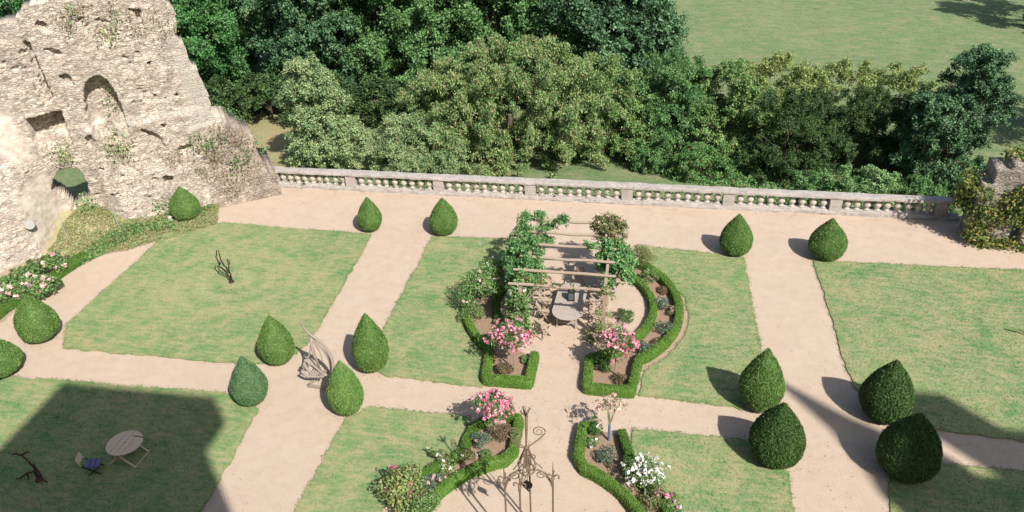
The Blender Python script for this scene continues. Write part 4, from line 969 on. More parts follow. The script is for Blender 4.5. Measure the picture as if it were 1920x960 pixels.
twig_sculpture('branch_sculpture', -19.45, 15.75, [
    ([(0, 0, .1), (-.05, 0, .5), (.05, 0, .8), (-.1, 0, 1.2), (-.25, 0, 1.55), (-.05, 0, 1.75), (.15, 0, 1.8)], .05), ([(-.25, 0, 1.55), (-.5, 0, 1.62), (-.75, 0, 1.58)], .045),
    ([(.1, 0, .1), (.2, 0, .5), (.1, 0, .8), (.15, 0, 1.1)], .04), ([(0, 0, .6), (-.35, -.1, .55), (-.65, -.15, .3), (-.95, -.2, .2)], .045), ([(-.35, -.1, .5), (-.4, -.1, .1)], .03), ([(.1, 0, .3), (.4, -.1, .25), (.5, -.1, .1)], .04)],
    MAT['rustmetal'], 'reddish brown branching metal sculpture in the deep shade at the lower left')
twig_sculpture('branch_sculpture', 16.1, 27.8, [
    ([(0, 0, .1), (.05, 0, .6), (-.1, 0, 1.1), (-.4, 0, 1.4)], .07), ([(.05, 0, .6), (.3, 0, 1.0), (.25, 0, 1.5)], .06), ([(-.4, 0, 1.4), (-.6, 0, 1.35)], .05)],
    MAT['bronze'], 'dark sculpture cut off by the right edge of the photo on the big right lawn')

sw = empty('driftwood_swing', (-11.55, 21.75, 0), 'curved driftwood swing seat on a square timber base standing on the path crossing', 'swing seat')
def T(o_, pts, rad, nm='bough', m_='driftwood'):
    pts = np.array(pts, float); k = len(pts); t = np.linspace(0, k-1, k*5)
    rad = rad*1.4
    pts[:, 0] = np.where(pts[:, 0] < -.5, -.5+(pts[:, 0]+.5)*.42, pts[:, 0])
    # Catmull-like smoothing
    P = np.column_stack([np.interp(t, range(k), pts[:, i]) for i in range(3)])
    for _ in range(6): P[1:-1] = (P[:-2]+P[1:-1]*2+P[2:])/4
    mb = MB(); mb.tube(P, rad*np.linspace(1.1, .55, len(P)) if np.isscalar(rad) else np.interp(np.linspace(0, 1, len(P)), np.linspace(0, 1, len(rad)), rad), 7); return mb.build(nm, MAT[m_], o_, True)
sw.scale = (.80, .85, .74)
mb = MB(); B0 = [(-.75, -.25, .08), (.55, -.35, .08), (.85, .75, .08), (-.35, .8, .08)]
for i in range(4): mb.bar(B0[i], B0[(i+1) % 4], .12, .13)
mb.build('base_frame', MAT['driftwood'], sw)
T(sw, [(.30, -.25, .1), (.55, .1, .9), (.50, .2, 1.8), (.1, .3, 2.5), (-.45, .35, 2.9), (-.95, .35, 3.3), (-1.1, .3, 3.7)], .06)
T(sw, [(.2, .2, .12), (.35, .3, 1.0), (.2, .35, 1.7), (-.25, .35, 2.5), (-.5, .35, 2.85)], .045)
T(sw, [(-.45, .35, 2.75), (-.1, .3, 2.0), (.0, .2, 1.4)], .035)
T(sw, [(-.45, .35, 2.7), (-.35, .1, 2.1), (-.25, 0, 1.7)], .045)
T(sw, [(-.4, .3, 2.5), (-.55, .1, 1.9), (-.95, 0, 1.55), (-1.25, 0, 1.5)], .035)
T(sw, [(-1.2, 0, 1.55), (-.6, -.05, 1.45), (-.2, 0, 1.0), (.1, 0, .5)], .05, 'seat_bough')
T(sw, [(-1.25, -.1, 1.45), (-.9, -.15, 1.0), (-.5, -.1, .75), (-.3, 0, .6)], .05, 'seat_bough')
T(sw, [(-1.6, -.2, 1.0), (-1.1, -.2, .65), (-.5, -.15, .6), (.0, -.1, .65)], .05, 'seat_bough')
T(sw, [(-1.2, .0, 1.5), (-1.3, -.1, 1.1), (-1.55, -.2, .95)], .035, 'seat_bough')
mb = MB()
for k in range(6): mb.bar((-.70+.13*k, -.25, .66-.01*k), (-.6+.13*k, .3, .7-.01*k), .05, .03)
mb.build('seat', MAT['driftwood'], sw)
T(sw, [(-.6, .8, .1), (-.4, .4, 1.0), (-.45, .35, 2.0), (-.5, .35, 2.75)], .045)

_a = gp(262, 879); _b = gp(286, 850); TROT = math.atan2(_b[1]-_a[1], _b[0]-_a[0])
ft = empty('folding_table', (-16.95, 17.15, 0), 'round wooden folding table on the shaded lawn at the lower left', 'table', None, TROT)
mb = MB(); mb.lathe([(.58, 0), (.60, .01), (.60, .03), (.585, .035)], (0, 0, .70), 40); mb.build('tabletop', MAT['picnic'], ft)
mb = MB(); mb.lathe([(.03, 0), (.03, .003)], (0, 0, .7352), 12); mb.box((0, .0, .7364), (1.15, .008, .002)); mb.box((.0, -.22, .7364), (1.06, .006, .002)); mb.box((0, .22, .7364), (1.06, .006, .002)); mb.box((.35, -.3, .738), (.03, .45, .003)); mb.build('plank_gap', MAT['dark'], ft)
for sx in (-.38, .38):
    mb = MB(); mb.bar((sx, -.48, .02), (sx, .35, .69), .035, .05, (1, 0, 0)); mb.build('leg', MAT['picnic'], ft)
    mb = MB(); mb.bar((sx*.88, .48, .02), (sx*.88, -.35, .69), .035, .05, (1, 0, 0)); mb.build('leg', MAT['picnic'], ft)
mb = MB(); mb.bar((-.46, -.49, .03), (.46, -.49, .03), .04, .05); mb.bar((-.42, .49, .03), (.42, .49, .03), .04, .05); mb.build('crossbar', MAT['picnic'], ft)

bc = empty('lawn_chair', (-17.75, 16.4, 0), 'small slate blue cushioned chair on the shaded lawn beside the round table', 'chair', None, math.radians(-70))
mb = MB()
for k in range(3): mb.box((0, -.17+.17*k, .42), (.42, .155, .05), taper=.92)
mb.build('cushion', MAT['blue'], bc)
mb = MB(); mb.bar((-.2, -.3, .50), (-.2, -.4, .82), .03, .03); mb.bar((.2, -.3, .50), (.2, -.4, .82), .03, .03); mb.box((0, -.37, .72), (.42, .03, .22), tilt=Matrix.Rotation(.25, 4, 'X')); mb.build('backrest', MAT['picnic'], bc)
for sx in (-.2, .2):
    mb = MB(); mb.bar((sx, -.3, .52), (sx, .26, 0), .025, .03, (1, 0, 0)); mb.build('leg', MAT['black'], bc)
    mb = MB(); mb.bar((sx, -.28, 0), (sx, .24, .40), .025, .03, (1, 0, 0)); mb.build('leg', MAT['black'], bc)

# ------------------------------------------------------------ wrought iron well arch
WC = (-2.62, 15.35)
gz = empty('iron_well_arch', (WC[0], WC[1], 0), 'tall rusty wrought iron overthrow with scrolls and a finial above the well', 'iron arch')
PR = .78; angs = [0, 60, 175, 250]
angs = [8, 128, 200, 290]
def spiral(c, u, r0, turns, up, start=0, n=22, sgn=1):
    c = np.array(c, float); P = []
    for k in range(n):
        t = k/(n-1); a = start+sgn*turns*2*PI*t; r_ = r0*(1-.82*t)
        P.append(c+np.array([u[0]*math.cos(a)*r_, u[1]*math.cos(a)*r_, math.sin(a)*r_]))
    return P
posts = [(.72, .08), (-.62, -.18), (-.16, -.35), (-.05, .75)]
for (x, y) in posts:
    mb = MB(); mb.tube([(x, y, -.02), (x, y, 3.05)], .028, 8); mb.build('post', MAT['iron'], gz)
    u = unit(np.array([x, y])); tn = np.array([-u[1], u[0]])
    mb = MB(); mb.tube([(x, y, 3.05), (x, y, 3.45), (x, y, 3.75)], [.024, .016, .004], 6)
    for a in range(4):
        dx, dy = math.cos(a*PI/2), math.sin(a*PI/2)
        mb.tube([(x, y, 3.12), (x+dx*.10, y+dy*.10, 3.22), (x+dx*.17, y+dy*.17, 3.18), (x+dx*.17, y+dy*.17, 3.08), (x+dx*.12, y+dy*.12, 3.09)], [.022, .026, .022, .02, .012], 6)
    mb.lathe([(.03, 0), (.06, .03), (.03, .07)], (x, y, 3.02), 8); mb.build('finial', MAT['iron'], gz)
    # arch from the post head to the hub, with scrolls
    r0 = math.hypot(x, y)
    A = []
    for k in range(16):
        t = k/15*PI*.56; rr_ = .10+(r0-.10)*max(0, math.cos(t*.89)); A.append((u[0]*rr_, u[1]*rr_, 2.55+.85*math.sin(t)))
    mb = MB(); mb.tube(A, .026, 6); mb.tube([(a[0], a[1], a[2]-.10) for a in A[:12]], .016, 6)
    mb.tube(spiral((u[0]*r0*.55, u[1]*r0*.55, 3.18), u, .17, 1.4, 1, 0), np.linspace(.02, .01, 22), 6)
    mb.build('arch', MAT['iron'], gz)
    # upper S scroll standing on the arch
    mb = MB(); S_ = [(u[0]*r0*.6, u[1]*r0*.6, 3.45), (u[0]*r0*.25, u[1]*r0*.25, 3.75), (u[0]*.06, u[1]*.06, 4.15), (u[0]*.06, u[1]*.06, 4.3), (u[0]*.35, u[1]*.35, 4.55), (u[0]*.52, u[1]*.52, 4.8)]
    P = np.array(S_); t = np.linspace(0, 5, 26); P = np.column_stack([np.interp(t, range(6), P[:, i]) for i in range(3)])
    for _ in range(4): P[1:-1] = (P[:-2]+P[1:-1]*2+P[2:])/4
    mb.tube(P, .017, 6); mb.tube(spiral((u[0]*.34, u[1]*.34, 4.85), u, .19, 1.6, 1, 0, sgn=1), np.linspace(.018, .009, 22), 6)
    mb.build('scroll', MAT['iron'], gz)
mb = MB(); mb.tube([(0, 0, 3.3), (0, 0, 5.5)], .024, 6); mb.lathe([(.03, 0), (.07, .05), (.03, .12)], (0, 0, 4.2), 8); mb.lathe([(.03, 0), (.09, .05), (.04, .12)], (0, 0, 3.45), 8)
for a in range(4):
    dx, dy = math.cos(a*PI/2+.6), math.sin(a*PI/2+.6)
    mb.tube([(0, 0, 5.42), (dx*.06, dy*.06, 5.5), (dx*.14, dy*.14, 5.62), (dx*.10, dy*.10, 5.68)], [.025, .03, .022, .008], 6)
mb.tube([(0, 0, 5.4), (0, 0, 5.78)], [.02, .005], 6); mb.build('spire', MAT['iron'], gz)
mb = MB()
for k in range(10):
    a = k*2*PI/10; mb.tube([(.20*math.cos(a), .20*math.sin(a), 3.35), (.26*math.cos(a), .26*math.sin(a), 3.6), (.14*math.cos(a), .14*math.sin(a), 3.95), (.05*math.cos(a), .05*math.sin(a), 4.2)], .013, 5)
mb.tube([(.22*math.cos(a), .22*math.sin(a), 3.40) for a in np.linspace(0, 2*PI, 20)], .018, 6); mb.build('crown', MAT['iron'], gz)
mb = MB(); mb.tube([(0, 0, 3.35), (0, 0, 2.95)], .010, 6); mb.lathe([(.13, -.02), (.15, -.015), (.11, 0), (.15, .015), (.13, .02)], (0, 0, 0), 14)
vv = mb.v[-1]; mb.v[-1] = np.column_stack([vv[:, 0], vv[:, 2], vv[:, 1]+2.78])
mb.tube([(-.03, 0, 2.95), (-.06, .04, 2.78), (-.03, .04, 2.58), (.05, .02, 2.5), (.07, 0, 2.62)], [.025, .03, .03, .025, .01], 6); mb.build('pulley', MAT['black'], gz)
wl_ = empty('well', (WC[0], WC[1], 0), 'round stone well kerb planted with greenery under the iron arch', 'well')
mb = MB(); prof = [(.55, 0), (.62, 0), (.64, .45), (.70, .46), (.70, .58), (.50, .58), (.50, .45), (.48, .1)]; mb.lathe(prof, (0, 0, 0), 28); mb.build('kerb', MAT['bal'], wl_)
plant('well_planting', (WC[0], WC[1], .46), .48, .5, G_HERB, 'leafy green planting filling the top of the stone well', 'plant', n=900, ncl=16)

# ------------------------------------------------------------ litter on the gravel
def on_gravel(Q):
    k = np.ones(len(Q), bool)
    for pl in LAWNS.values(): k &= ~inpoly(Q, [tuple(q) for q in pl])
    return k
LQ = [rng.uniform((-27, 15), (20, 37.6), (5200, 2)), rng.normal((-2.7, 24.5), (1.6, 3.2), (700, 2)), np.column_stack([rng.uniform(-20, 15, 700), 37.7-np.abs(rng.normal(0, .25, 700))])]
for x, y, h, wd, mk, lab in tops:
    a_ = rng.uniform(0, 2*PI, 60); r_ = wd*.36+np.abs(rng.normal(0, .28, 60)); LQ.append(np.column_stack([x+r_*np.cos(a_), y+r_*np.sin(a_)]))
LQ = np.concatenate(LQ); LQ = LQ[on_gravel(LQ)]
kd = np.array([mnoise.noise((q[0]*.35, q[1]*.35, 9)) for q in LQ]); LQ = LQ[(kd+rng.normal(0, .25, len(kd))) > 0]
LIT = leaf_mat('leaf_litter', (.20, .14, .09), (.30, .22, .14), (.12, .16, .06), .25, .1)
v, f, a = leaves(np.column_stack([LQ, np.full(len(LQ), .012)]), np.tile([0, 0, 1.], (len(LQ), 1)), .055, .032, .25)
tag(mesh_obj('fallen_leaves', v, f, LIT, attrs=a), 'dry leaf litter and clippings scattered over the gravel paths', 'leaf litter', kind='stuff')

# ------------------------------------------------------------ trees
LM = {
 'maple': leaf_mat('maple_leaves', (0.063, 0.190, 0.057), (0.109, 0.270, 0.086), (0.172, 0.299, 0.103), .08, .25, .5),
 'dark': leaf_mat('oak_leaves', (0.069, 0.161, 0.078), (0.127, 0.247, 0.115), (0.196, 0.299, 0.138), .08, .22, .5),
 'mid': leaf_mat('ash_leaves', (0.098, 0.224, 0.075), (0.167, 0.322, 0.115), (0.253, 0.368, 0.149), .08, .28, .5),
 'chest': leaf_mat('chestnut_leaves', (0.172, 0.293, 0.103), (0.282, 0.397, 0.155), (0.483, 0.380, 0.207), .13, .25, .55),
 'lime': leaf_mat('lime_leaves', (0.161, 0.287, 0.092), (0.241, 0.380, 0.132), (0.380, 0.356, 0.172), .10, .3, .55),
 'olive': leaf_mat('willow_leaves', (0.218, 0.345, 0.149), (0.345, 0.460, 0.218), (0.483, 0.437, 0.253), .10, .25, .6),
 'yellow': leaf_mat('hazel_leaves', (0.230, 0.316, 0.098), (0.333, 0.414, 0.144), (0.437, 0.380, 0.172), .12, .3, .55),
 'hdark': leaf_mat('hawthorn_leaves', (0.046, 0.098, 0.032), (0.081, 0.149, 0.048), (0.149, 0.196, 0.069), .10, .25, .6),
 'elder': leaf_mat('elder_leaves', (0.172, 0.333, 0.115), (0.276, 0.448, 0.184), (0.460, 0.506, 0.322), .1, .3, .5),
 'fern': leaf_mat('fern_fronds', (0.115, 0.276, 0.081), (0.196, 0.368, 0.127), (0.368, 0.265, 0.115), .08, .3, .6),
}
def tree(name, x, y, env, mat, label, cat='tree', group=None, ncl=60, rc=1.1, nl=420, L=.28, Wd=.17, trunk=.28, droop=.1, spread=.7, bark='bark', lean=0., split=1, low=-.6, shell=(.68, 1.0), zb=None, fill=.12, skirt=True, dens=1.0):
    z0 = float(terrain_h(np.array(x), np.array(y)))-.05 if zb is None else zb
    root = empty(name, (x, y, z0), label, cat, group)
    e = np.array(env, float)
    if skirt: e = np.vstack([e, [e[0, 0], e[0, 1]-.4, 1.3, e[0, 3]*.95, e[0, 4]*.9, 1.5]])
    ncl = int(ncl*1.8); rc *= .74; nl = int(nl*1.15*dens)
    L *= .74; Wd *= .78
    (v, f, a), C, R = clumps(e, ncl, rc, nl, L, Wd, spread, droop, shell, low, .78, fill, True)
    v[:, 2] = np.maximum(v[:, 2], .1)
    mesh_obj('crown', v, f, LM[mat], root, attrs=a)
    mb = MB(); hc = e[:, 2].mean()
    for s_ in range(split):
        ox_ = (s_-(split-1)/2)*.5
        top_ = np.array([e[:, 0].mean()+ox_*1.5, e[:, 1].mean(), hc*1.15])
        P = [np.array([ox_, 0, -.1]), np.array([ox_*1.2+top_[0]*.15, 0, hc*.35]), np.array([ox_*1.3+top_[0]*.5, top_[1]*.5, hc*.7]), top_]
        mb.tube(P, [trunk*1.25, trunk, trunk*.75, trunk*.35], 9)
        for i in rng.choice(len(C), min(9, len(C)), replace=False):
            b_ = P[1]+(P[2]-P[1])*rng.random(); mid = (b_+C[i])/2+np.array([0, 0, .3])
            mb.tube([b_, mid, C[i]], [trunk*.38, trunk*.25, trunk*.08], 6)
    mb.build('trunk', MAT[bark], root)
    return root

# tall wood beyond the terrace, left to right; each tree's crown overlaps its neighbours
big = [
 (-61, 58, 13.5, 5.5, 'dark', 'dark tree showing over the top left corner of the ruin'),
 (-54.5, 57, 15, 5.0, 'maple', 'tree crown behind the highest part of the ruin, mostly hidden'),
 (-47.5, 64, 16, 5.5, 'dark', 'tall dark tree hidden behind the top of the ruin'),
 (-39.5, 62.5, 15, 5.0, 'maple', 'deep green maple right behind the dressed corner of the ruin'),
 (-34.5, 69, 17, 5.0, 'dark', 'dark tall tree at the back of the wood behind the maple'),
 (-29.5, 66, 17, 4.7, 'dark', 'tall tree with drooping blue green leaf layers above the left shrub'),
 (-24.0, 68, 18, 4.6, 'mid', 'tall ash like tree in the middle of the wood with layered leaf clumps'),
 (-18.5, 66, 18, 4.8, 'mid', 'tall bright green tree above the pale willow like shrub'),
 (-12.8, 66, 18, 4.6, 'mid', 'tall fresh green tree behind the left half of the chestnut'),
 (-7.2, 66, 18, 4.5, 'mid', 'tall green tree directly behind the top of the chestnut'),
 (-3.9, 62.5, 16, 3.6, 'dark', 'dark drooping tree second from the right end of the tall wood'),
 (-.6, 62.5, 14.5, 2.7, 'dark', 'darkest tree at the right end of the tall wood beside the open meadow'),
]
for x, y, h, r, mt, lab in big:
    env = [(0, 0, h*.58, r, r*.95, h*.42), (r*.3, -r*.25, h*.40, r*.8, r*.75, h*.25), (-r*.3, -r*.2, h*.72, r*.65, r*.65, h*.24)]
    env.append((0, -r*.3, h*.2, r*.9, r*.8, h*.19))
    tree('forest_tree', x, y, env, mt, lab, 'tree', 'tall trees of the wood beyond the terrace', ncl=100, rc=1.15, nl=330, L=.34, Wd=.19, trunk=.34, droop=.35, shell=(.7, 1.02), skirt=False)
back = [(-66, 70), (-58, 72), (-50, 75), (-43.5, 73), (-37, 78), (-31.5, 75), (-25.5, 78), (-20, 74.5), (-14.5, 77.5), (-9, 74.5), (-4.5, 76)]
for i, (x, y) in enumerate(back):
    lab = ['leftmost', 'second from the left', 'third from the left', 'fourth from the left', 'fifth from the left', 'sixth, middle one', 'fifth from the right', 'fourth from the right', 'third from the right', 'second from the right', 'rightmost'][i]
    tree('forest_tree', x, y, [(0, 0, 9, 4.6, 4.2, 7), (0, 0, 4, 4.6, 4, 4)], 'dark' if i % 2 else 'maple', 'tree of the hidden back row of the wood, '+lab, 'tree', 'tall trees of the wood beyond the terrace', ncl=60, rc=1.5, nl=230, L=.6, Wd=.42, trunk=.3, skirt=False, dens=.5)
tree('chestnut_tree', -9.6, 53.4, [(0, 0, 4.9, 7.2, 4.6, 4.2), (-4.2, -.6, 4.0, 4.0, 3.4, 3.2), (4.4, .5, 4.6, 3.8, 3.2, 3.2), (1.0, .8, 6.8, 4.0, 3.4, 2.5), (-3.6, -2.6, 1.7, 3.6, 1.9, 1.8), (-.6, -1.9, 2.3, 3.4, 1.8, 2.0), (3.4, -.6, 2.6, 3.0, 1.8, 2.0)], 'chest', 'broad sweet chestnut with brownish catkins in front of the wood, behind the balustrade', ncl=190, rc=.85, nl=330, L=.30, Wd=.10, trunk=.42, droop=1.0, shell=(.75, 1.02))
tree('lime_tree', -3.0, 55.4, [(0, 0, 4.2, 3.6, 3.2, 3.6), (.8, -.6, 2.6, 2.8, 2.4, 2.2)], 'lime', 'yellow green tree joined to the right side of the broad chestnut', ncl=80, rc=.75, nl=300, L=.24, Wd=.11, trunk=.25, droop=.7)
tree('apple_tree', -22.3, 50.4, [(-.8, 0, 4.8, 2.0, 2.0, 3.2), (-.4, -.3, 2.5, 2.7, 2.4, 2.5), (-1.3, 0, 7.1, 1.0, 1.0, 1.5)], 'olive', 'pale olive green tree tapering upwards beside the ruin, behind the first balustrade bay', ncl=120, rc=.66, nl=280, L=.19, Wd=.12, trunk=.2, droop=.2, shell=(.7, 1.08))
tree('willow_shrub', -16.4, 49.8, [(.3, 0, 2.2, 2.8, 2.2, 2.2), (-.8, 0, 3.4, 1.0, 1.0, 1.3), (1.9, -.3, 1.8, 2.2, 1.8, 1.7)], 'olive', 'lower grey green shrub behind the second balustrade bay, right of the olive green tree', 'shrub', ncl=105, rc=.58, nl=260, L=.20, Wd=.08, trunk=.14, shell=(.7, 1.1))
tree('ash_tree', 1.9, 56.2, [(0, 0, 4.2, 2.8, 2.6, 3.6), (-.3, -1, 2.6, 2.6, 2.2, 2.4)], 'mid', 'upright ash with long leaflets right of the yellow green tree at the meadow edge', ncl=75, rc=.75, nl=300, L=.30, Wd=.10, trunk=.2, droop=.7)
tree('hazel_tree', 6.0, 56.2, [(0, 0, 3.9, 3.4, 3.0, 3.2), (1.0, -1.4, 2.6, 3.4, 2.6, 2.5)], 'lime', 'rounded green hazel left of the yellowish hedge trees', ncl=85, rc=.75, nl=290, L=.22, Wd=.13, trunk=.22)
tree('hazel_tree', 9.0, 57.4, [(0, 0, 3.6, 3.9, 3.2, 3.6), (2.8, 0, 3.1, 2.8, 2.6, 2.9)], 'yellow', 'yellowish hedge tree with the highest top against the meadow', ncl=90, rc=.7, nl=290, L=.2, Wd=.12, trunk=.22)
tree('hawthorn_tree', 9.6, 52.6, [(0, 0, 3.2, 3.2, 2.6, 3.0), (1.6, -.3, 2.0, 2.4, 2.0, 2.0)], 'hdark', 'low dark bushy tree in front of the yellowish hedge trees', ncl=80, rc=.6, nl=280, L=.17, Wd=.10, trunk=.18)
tree('hawthorn_tree', 14.4, 54.8, [(0, 0, 3.2, 3.9, 3.0, 3.0), (-2.0, -.6, 2.3, 2.8, 2.2, 2.3)], 'hdark', 'dense dark tree in the middle of the right hedge', ncl=100, rc=.65, nl=280, L=.18, Wd=.10, trunk=.2)
tree('hazel_tree', 15.2, 58.8, [(-1, 0, 3.2, 3.6, 2.6, 3.2), (2.8, 0, 3.2, 2.8, 2.4, 3.0)], 'yellow', 'olive green hedge tree behind the dense dark one', ncl=85, rc=.7, nl=280, L=.2, Wd=.12, trunk=.2)
tree('slim_tree', 18.6, 50.8, [(1.6, .4, 8.0, 1.7, 1.5, 1.8), (2.4, .2, 6.2, 1.9, 1.6, 1.5), (-.3, 0, 5.8, 1.4, 1.3, 1.2), (1.0, 0, 4.6, 1.8, 1.5, 1.3), (.2, .8, 2.6, 2.3, 1.8, 1.5)], 'dark', 'slim open tree with several bare stems standing above the right hedge', ncl=130, rc=.62, nl=260, L=.22, Wd=.12, trunk=.10, split=3, bark='barkpale', shell=(.5, 1.1))
tree('hawthorn_tree', 19.8, 55.0, [(0, 0, 3.2, 3.0, 2.4, 3.0)], 'hdark', 'dark shrub like tree behind the slim open tree at the right', ncl=60, rc=.6, nl=260, L=.18, Wd=.1, trunk=.16)
tree('elder_bush', 13.6, 46.6, [(0, 0, 1.7, 2.6, 1.9, 1.7), (-1.5, 0, 1.1, 1.6, 1.4, 1.2)], 'elder', 'light green elder bush catching the sun behind the right balustrade bays', 'shrub', ncl=60, rc=.45, nl=230, L=.17, Wd=.10, trunk=.1)
tree('elder_bush', 17.0, 46.0, [(0, 0, 1.5, 2.0, 1.6, 1.5)], 'mid', 'mid green bush between the elder and the right ruin', 'shrub', ncl=40, rc=.45, nl=220, L=.16, Wd=.10, trunk=.1)
tree('elder_bush', 7.8, 45.2, [(0, 0, .8, .9, .8, 1.0)], 'elder', 'small pale bush just behind the balustrade below the dark hedge tree', 'shrub', ncl=16, rc=.35, nl=130, L=.14, Wd=.08, trunk=.05)
tree('bramble_bush', 10.6, 47.0, [(0, 0, .9, 2.2, 1.5, 1.1)], 'mid', 'low bramble thicket in the shade left of the elder bush', 'shrub', ncl=36, rc=.45, nl=200, L=.16, Wd=.10, trunk=.06)
tree('bramble_bush', 1.0, 53.0, [(0, 0, .9, 1.9, 1.3, 1.1)], 'mid', 'bushy green bramble at the foot of the ash tree', 'shrub', ncl=34, rc=.45, nl=200, L=.18, Wd=.10, trunk=.06)
tree('bramble_bush', 4.4, 51.6, [(0, 0, 1.1, 2.2, 1.5, 1.3)], 'fern', 'bramble and bracken mound at the foot of the rounded hazel', 'shrub', ncl=38, rc=.45, nl=200, L=.2, Wd=.09, trunk=.06)
under = [(-44, 58.5, 'under the maple behind the ruin'), (-37.5, 60, 'in the dark gap right of the ruin'), (-32, 60.5, 'in the deep shade above the olive green tree'), (-27, 61, 'in the shade left of the willow like shrub'), (-21.5, 60.5, 'above the willow like shrub'), (-16.5, 59.5, 'touching the left end of the chestnut'), (-4.5, 58.5, 'between the chestnut and the dark drooping tree'), (.5, 58.5, 'behind the upright ash'), (4.0, 59.5, 'at the meadow edge behind the rounded hazel')]
for x, y, lab in under:  # dark shrubs added to fill the gaps that are black with shade
    tree('added_dark_bush', x, y, [(0, 0, 1.8, 3.3, 2.2, 2.0)], 'hdark', 'dark undergrowth added for shade '+lab, 'shrub', 'undergrowth added in the shaded gaps of the wood', ncl=42, rc=.8, nl=210, L=.30, Wd=.2, trunk=.1, skirt=False, dens=.7)
# trees standing outside the frame, whose shade reaches the meadow
for x, y, h, r, mt, lab in ((52, 84, 13, 6, 'dark', 'meadow tree outside the frame shading the far right corner'), (46, 93, 13, 6, 'dark', 'second meadow tree beyond the upper right corner of the photo'), (37, 61, 13, 6.5, 'hdark', 'tree outside the frame behind the right ruin, shading the meadow edge'), (28.5, 46.5, 8, 3.6, 'hdark', 'dark tree hidden behind the ivy covered ruin on the right')):
    tree('meadow_tree', x, y, [(0, 0, h*.6, r, r, h*.4)], mt, lab, 'tree', 'trees at the meadow edge', ncl=60, rc=1.3, nl=260, L=.4, Wd=.25, trunk=.3)
# bracken and rough growth on the bank behind the balustrade
def tz(x, y): return float(terrain_h(np.array(x), np.array(y)))
G_F = LM['fern']
ground_cover('bracken', None, G_F, 'bracken and nettles along the foot of the hedge behind the balustrade', 15000, .30, .09, 1.0, tz, world=np.array([gp(x_, y_, -5)[:2] for x_, y_ in ((1150, 296), (1195, 318), (1260, 345), (1340, 360), (1450, 372), (1780, 392), (1780, 330), (1500, 300), (1350, 285), (1230, 275), (1150, 282))]))

# ------------------------------------------------------------ right hand ruin with ivy
rr_ = empty('ruined_wall', (15.7, 35.75, 0), 'broken stone wall smothered in ivy at the right end of the balustrade', 'ruined wall', rz=math.radians(-6))
RS = .09; sx = np.arange(-.1, 9, RS); sz = np.arange(-.2, 5.6, RS); A1, A2 = np.meshgrid(sx, sz); pp = np.column_stack([A1.ravel(), A2.ravel()])
n1 = np.array([fbm(p[0]*1.1+30, p[1]*1.1, 2) for p in pp]).reshape(A1.shape); n2 = np.array([mnoise.voronoi((p[0]*2.4, p[1]*4.6, 4))[0][0] for p in pp]).reshape(A1.shape)
ol = [(-.05, -.3), (-.05, 3.3), (.3, 3.3), (.3, 3.95), (.9, 3.95), (.9, 4.25), (9, 4.25), (9, -.3)]
mk = inpoly(pp, ol).reshape(A1.shape)
mk &= ~((A1 > 1.75) & (A1 < 2.2) & (A2 < 1.55+.25*np.sin((A1-1.75)/.45*PI)))
YF2 = n1*.12-n2*.07; YB2 = 1.5+n1*.1
nr2, nc2 = A1.shape; cell = mk[:-1, :-1] & mk[1:, :-1] & mk[:-1, 1:] & mk[1:, 1:]; i1, j1 = np.nonzero(cell); a_ = i1*nc2+j1; tot = nr2*nc2
F1 = np.stack([a_, a_+1, a_+nc2+1, a_+nc2], 1); F2 = np.stack([a_+nc2, a_+nc2+1, a_+1, a_], 1)+tot; SD = []
cp_ = np.pad(cell, 1)
for (di, dj, e) in ((-1, 0, (0, 1)), (1, 0, (nc2+1, nc2)), (0, -1, (nc2, 0)), (0, 1, (1, nc2+1))):
    nb = cp_[1+di:1+di+cell.shape[0], 1+dj:1+dj+cell.shape[1]]; i2, j2 = np.nonzero(cell & ~nb); b_ = i2*nc2+j2
    SD.append(np.stack([b_+e[1], b_+e[0], b_+e[0]+tot, b_+e[1]+tot], 1))
ZJ = A2+.30*np.array([fbm(x_*.9+11, .3, 7) for x_ in sx])[None, :]*np.clip(A2/4, 0, 1); XJ = A1+n1*.10*np.clip(1.5-A1, 0, 1)
V2 = np.concatenate([np.stack([XJ, YF2, ZJ], -1).reshape(-1, 3), np.stack([XJ, YB2, ZJ+.15*n1], -1).reshape(-1, 3)]); FF = np.concatenate([F1, F2]+SD)
used = np.zeros(len(V2), bool); used[FF.ravel()] = True; remap = np.cumsum(used)-1
ashr = ((A1 > 2.2) & (A1 < 3.1)).astype(float)
mesh_obj('masonry', V2[used], remap[FF], MAT['ruin2'], rr_, attrs={'plaster': np.zeros(used.sum()), 'ashlar': np.tile(ashr.ravel(), 2)[used], 'tone': np.tile(n2.ravel(), 2)[used]})
G_IVR = leaf_mat('right_ivy_leaves', (.075, .13, .03), (.15, .21, .05), (.36, .30, .09), .22, .3)
def rw(s_, q_, z_):
    c, s = math.cos(math.radians(-6)), math.sin(math.radians(-6)); return (15.7+s_*c-q_*s, 35.75+s_*s+q_*c, z_)
pts_ = []
for k in range(260):
    s_ = rng.uniform(-.3, 5); z_ = rng.uniform(1.3, 4.3)
    if z_ > 3.1 and s_ < 1.6+(z_-3.1)*.6: continue
    if .5 < s_ < 1.0 and 2.5 < z_ < 3.1: continue
    pts_.append(rw(s_, -.22+rng.normal(0, .1), z_))
for k in range(110): pts_.append(rw(rng.uniform(.9, 5), rng.uniform(.35, 1.4), 4.3+.08*rng.normal()))
for k in range(50): pts_.append(rw(rng.uniform(-.7, 0), rng.uniform(-.1, 1.4), rng.uniform(1.4, 3.3)))
for k in range(40): pts_.append(rw(rng.uniform(0, 3.4), -.3, rng.uniform(.0, .4)))
for k in range(26): pts_.append(rw(rng.uniform(-.05, .7), -.15, rng.uniform(.2, 1.3)))
ivy('ivy', pts_, (0, -1, .5), G_IVR, 'thick yellow green ivy hanging over the broken wall at the right edge', 'ivy', .15, .11, 8500, .17, None, .7)

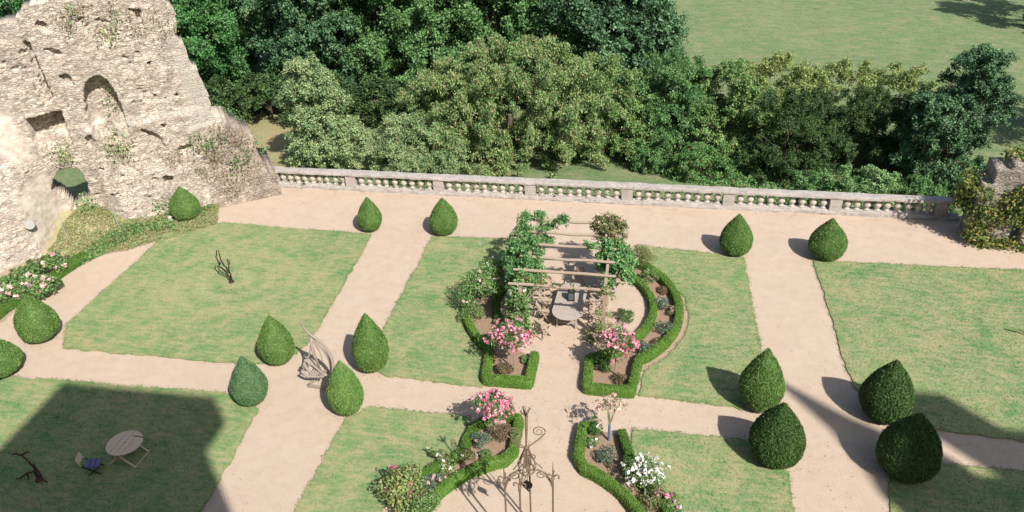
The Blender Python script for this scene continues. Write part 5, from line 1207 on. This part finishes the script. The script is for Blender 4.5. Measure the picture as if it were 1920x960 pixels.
# ------------------------------------------------------------ the chateau behind the viewpoint (its shadow falls on the garden)
def facade_block(parent, x0, x1, y0, y1, z1, roof=None, name='wall'):
    mb = MB(); mb.box(((x0+x1)/2, (y0+y1)/2, z1/2), (x1-x0, y1-y0, z1)); mb.build(name, MAT['wallstone'], parent)
ct = empty('chateau', (0, -8, 0), 'pale stone chateau behind the viewpoint whose towers shade the near lawns', 'castle')
def cl_(x, y, z): return (x, y+8, z)
mb = MB(); mb.box(cl_(-20.7, -8, 13.25), (40, 10, 26.5)); mb.build('left_wing_wall', MAT['wallstone'], ct)
mb = MB(); mb.box(cl_(1.85, -7.0, 14.98), (5.1, 8, 29.96)); mb.build('tower_wall', MAT['wallstone'], ct)
mb = MB(); mb.box(cl_(2.5, -7.0, 30.85), (6.4, 8.1, 1.7)); mb.build('tower_cornice', MAT['wallstone'], ct)
mb = MB(); mb.box(cl_(17.5, -9, 8.5), (23.6, 10, 17)); mb.build('middle_wing_wall', MAT['wallstone'], ct)
mb = MB(); mb.box(cl_(46, -8, 15.7), (32.8, 10, 31.4)); mb.build('right_wing_wall', MAT['wallstone'], ct)
mb = MB(); mb.lathe([(1.5, 0), (1.5, 31), (1.7, 31.2), (1.5, 31.3), (.55, 34.4), (.05, 37.6)], cl_(30.6, -3.4, 0), 20); mb.build('turret', MAT['wallstone'], ct)
mb = MB(); mb.box(cl_(35.3, -3.8, 34.1), (1.7, 1.4, 5.6)); mb.box(cl_(36.6, -3.8, 33.0), (1.6, 1.4, 3.4)); mb.build('chimney', MAT['wallstone'], ct)
for x, z in [(x, z) for x in (-30, -24, -18, -12, -6) for z in (4, 10, 16, 22)]+[(.5, 6), (.5, 12)]+[(x, z) for x in (9, 14, 19, 24) for z in (4, 10)]+[(x, z) for x in (34, 40, 46, 52) for z in (4, 10, 16, 22)]:
    yf = -3.98 if 6 < x < 28 else -2.98
    mb = MB(); mb.box(cl_(x, yf, z), (1.5, .1, 2.6)); mb.build('window', MAT['dark'], ct)
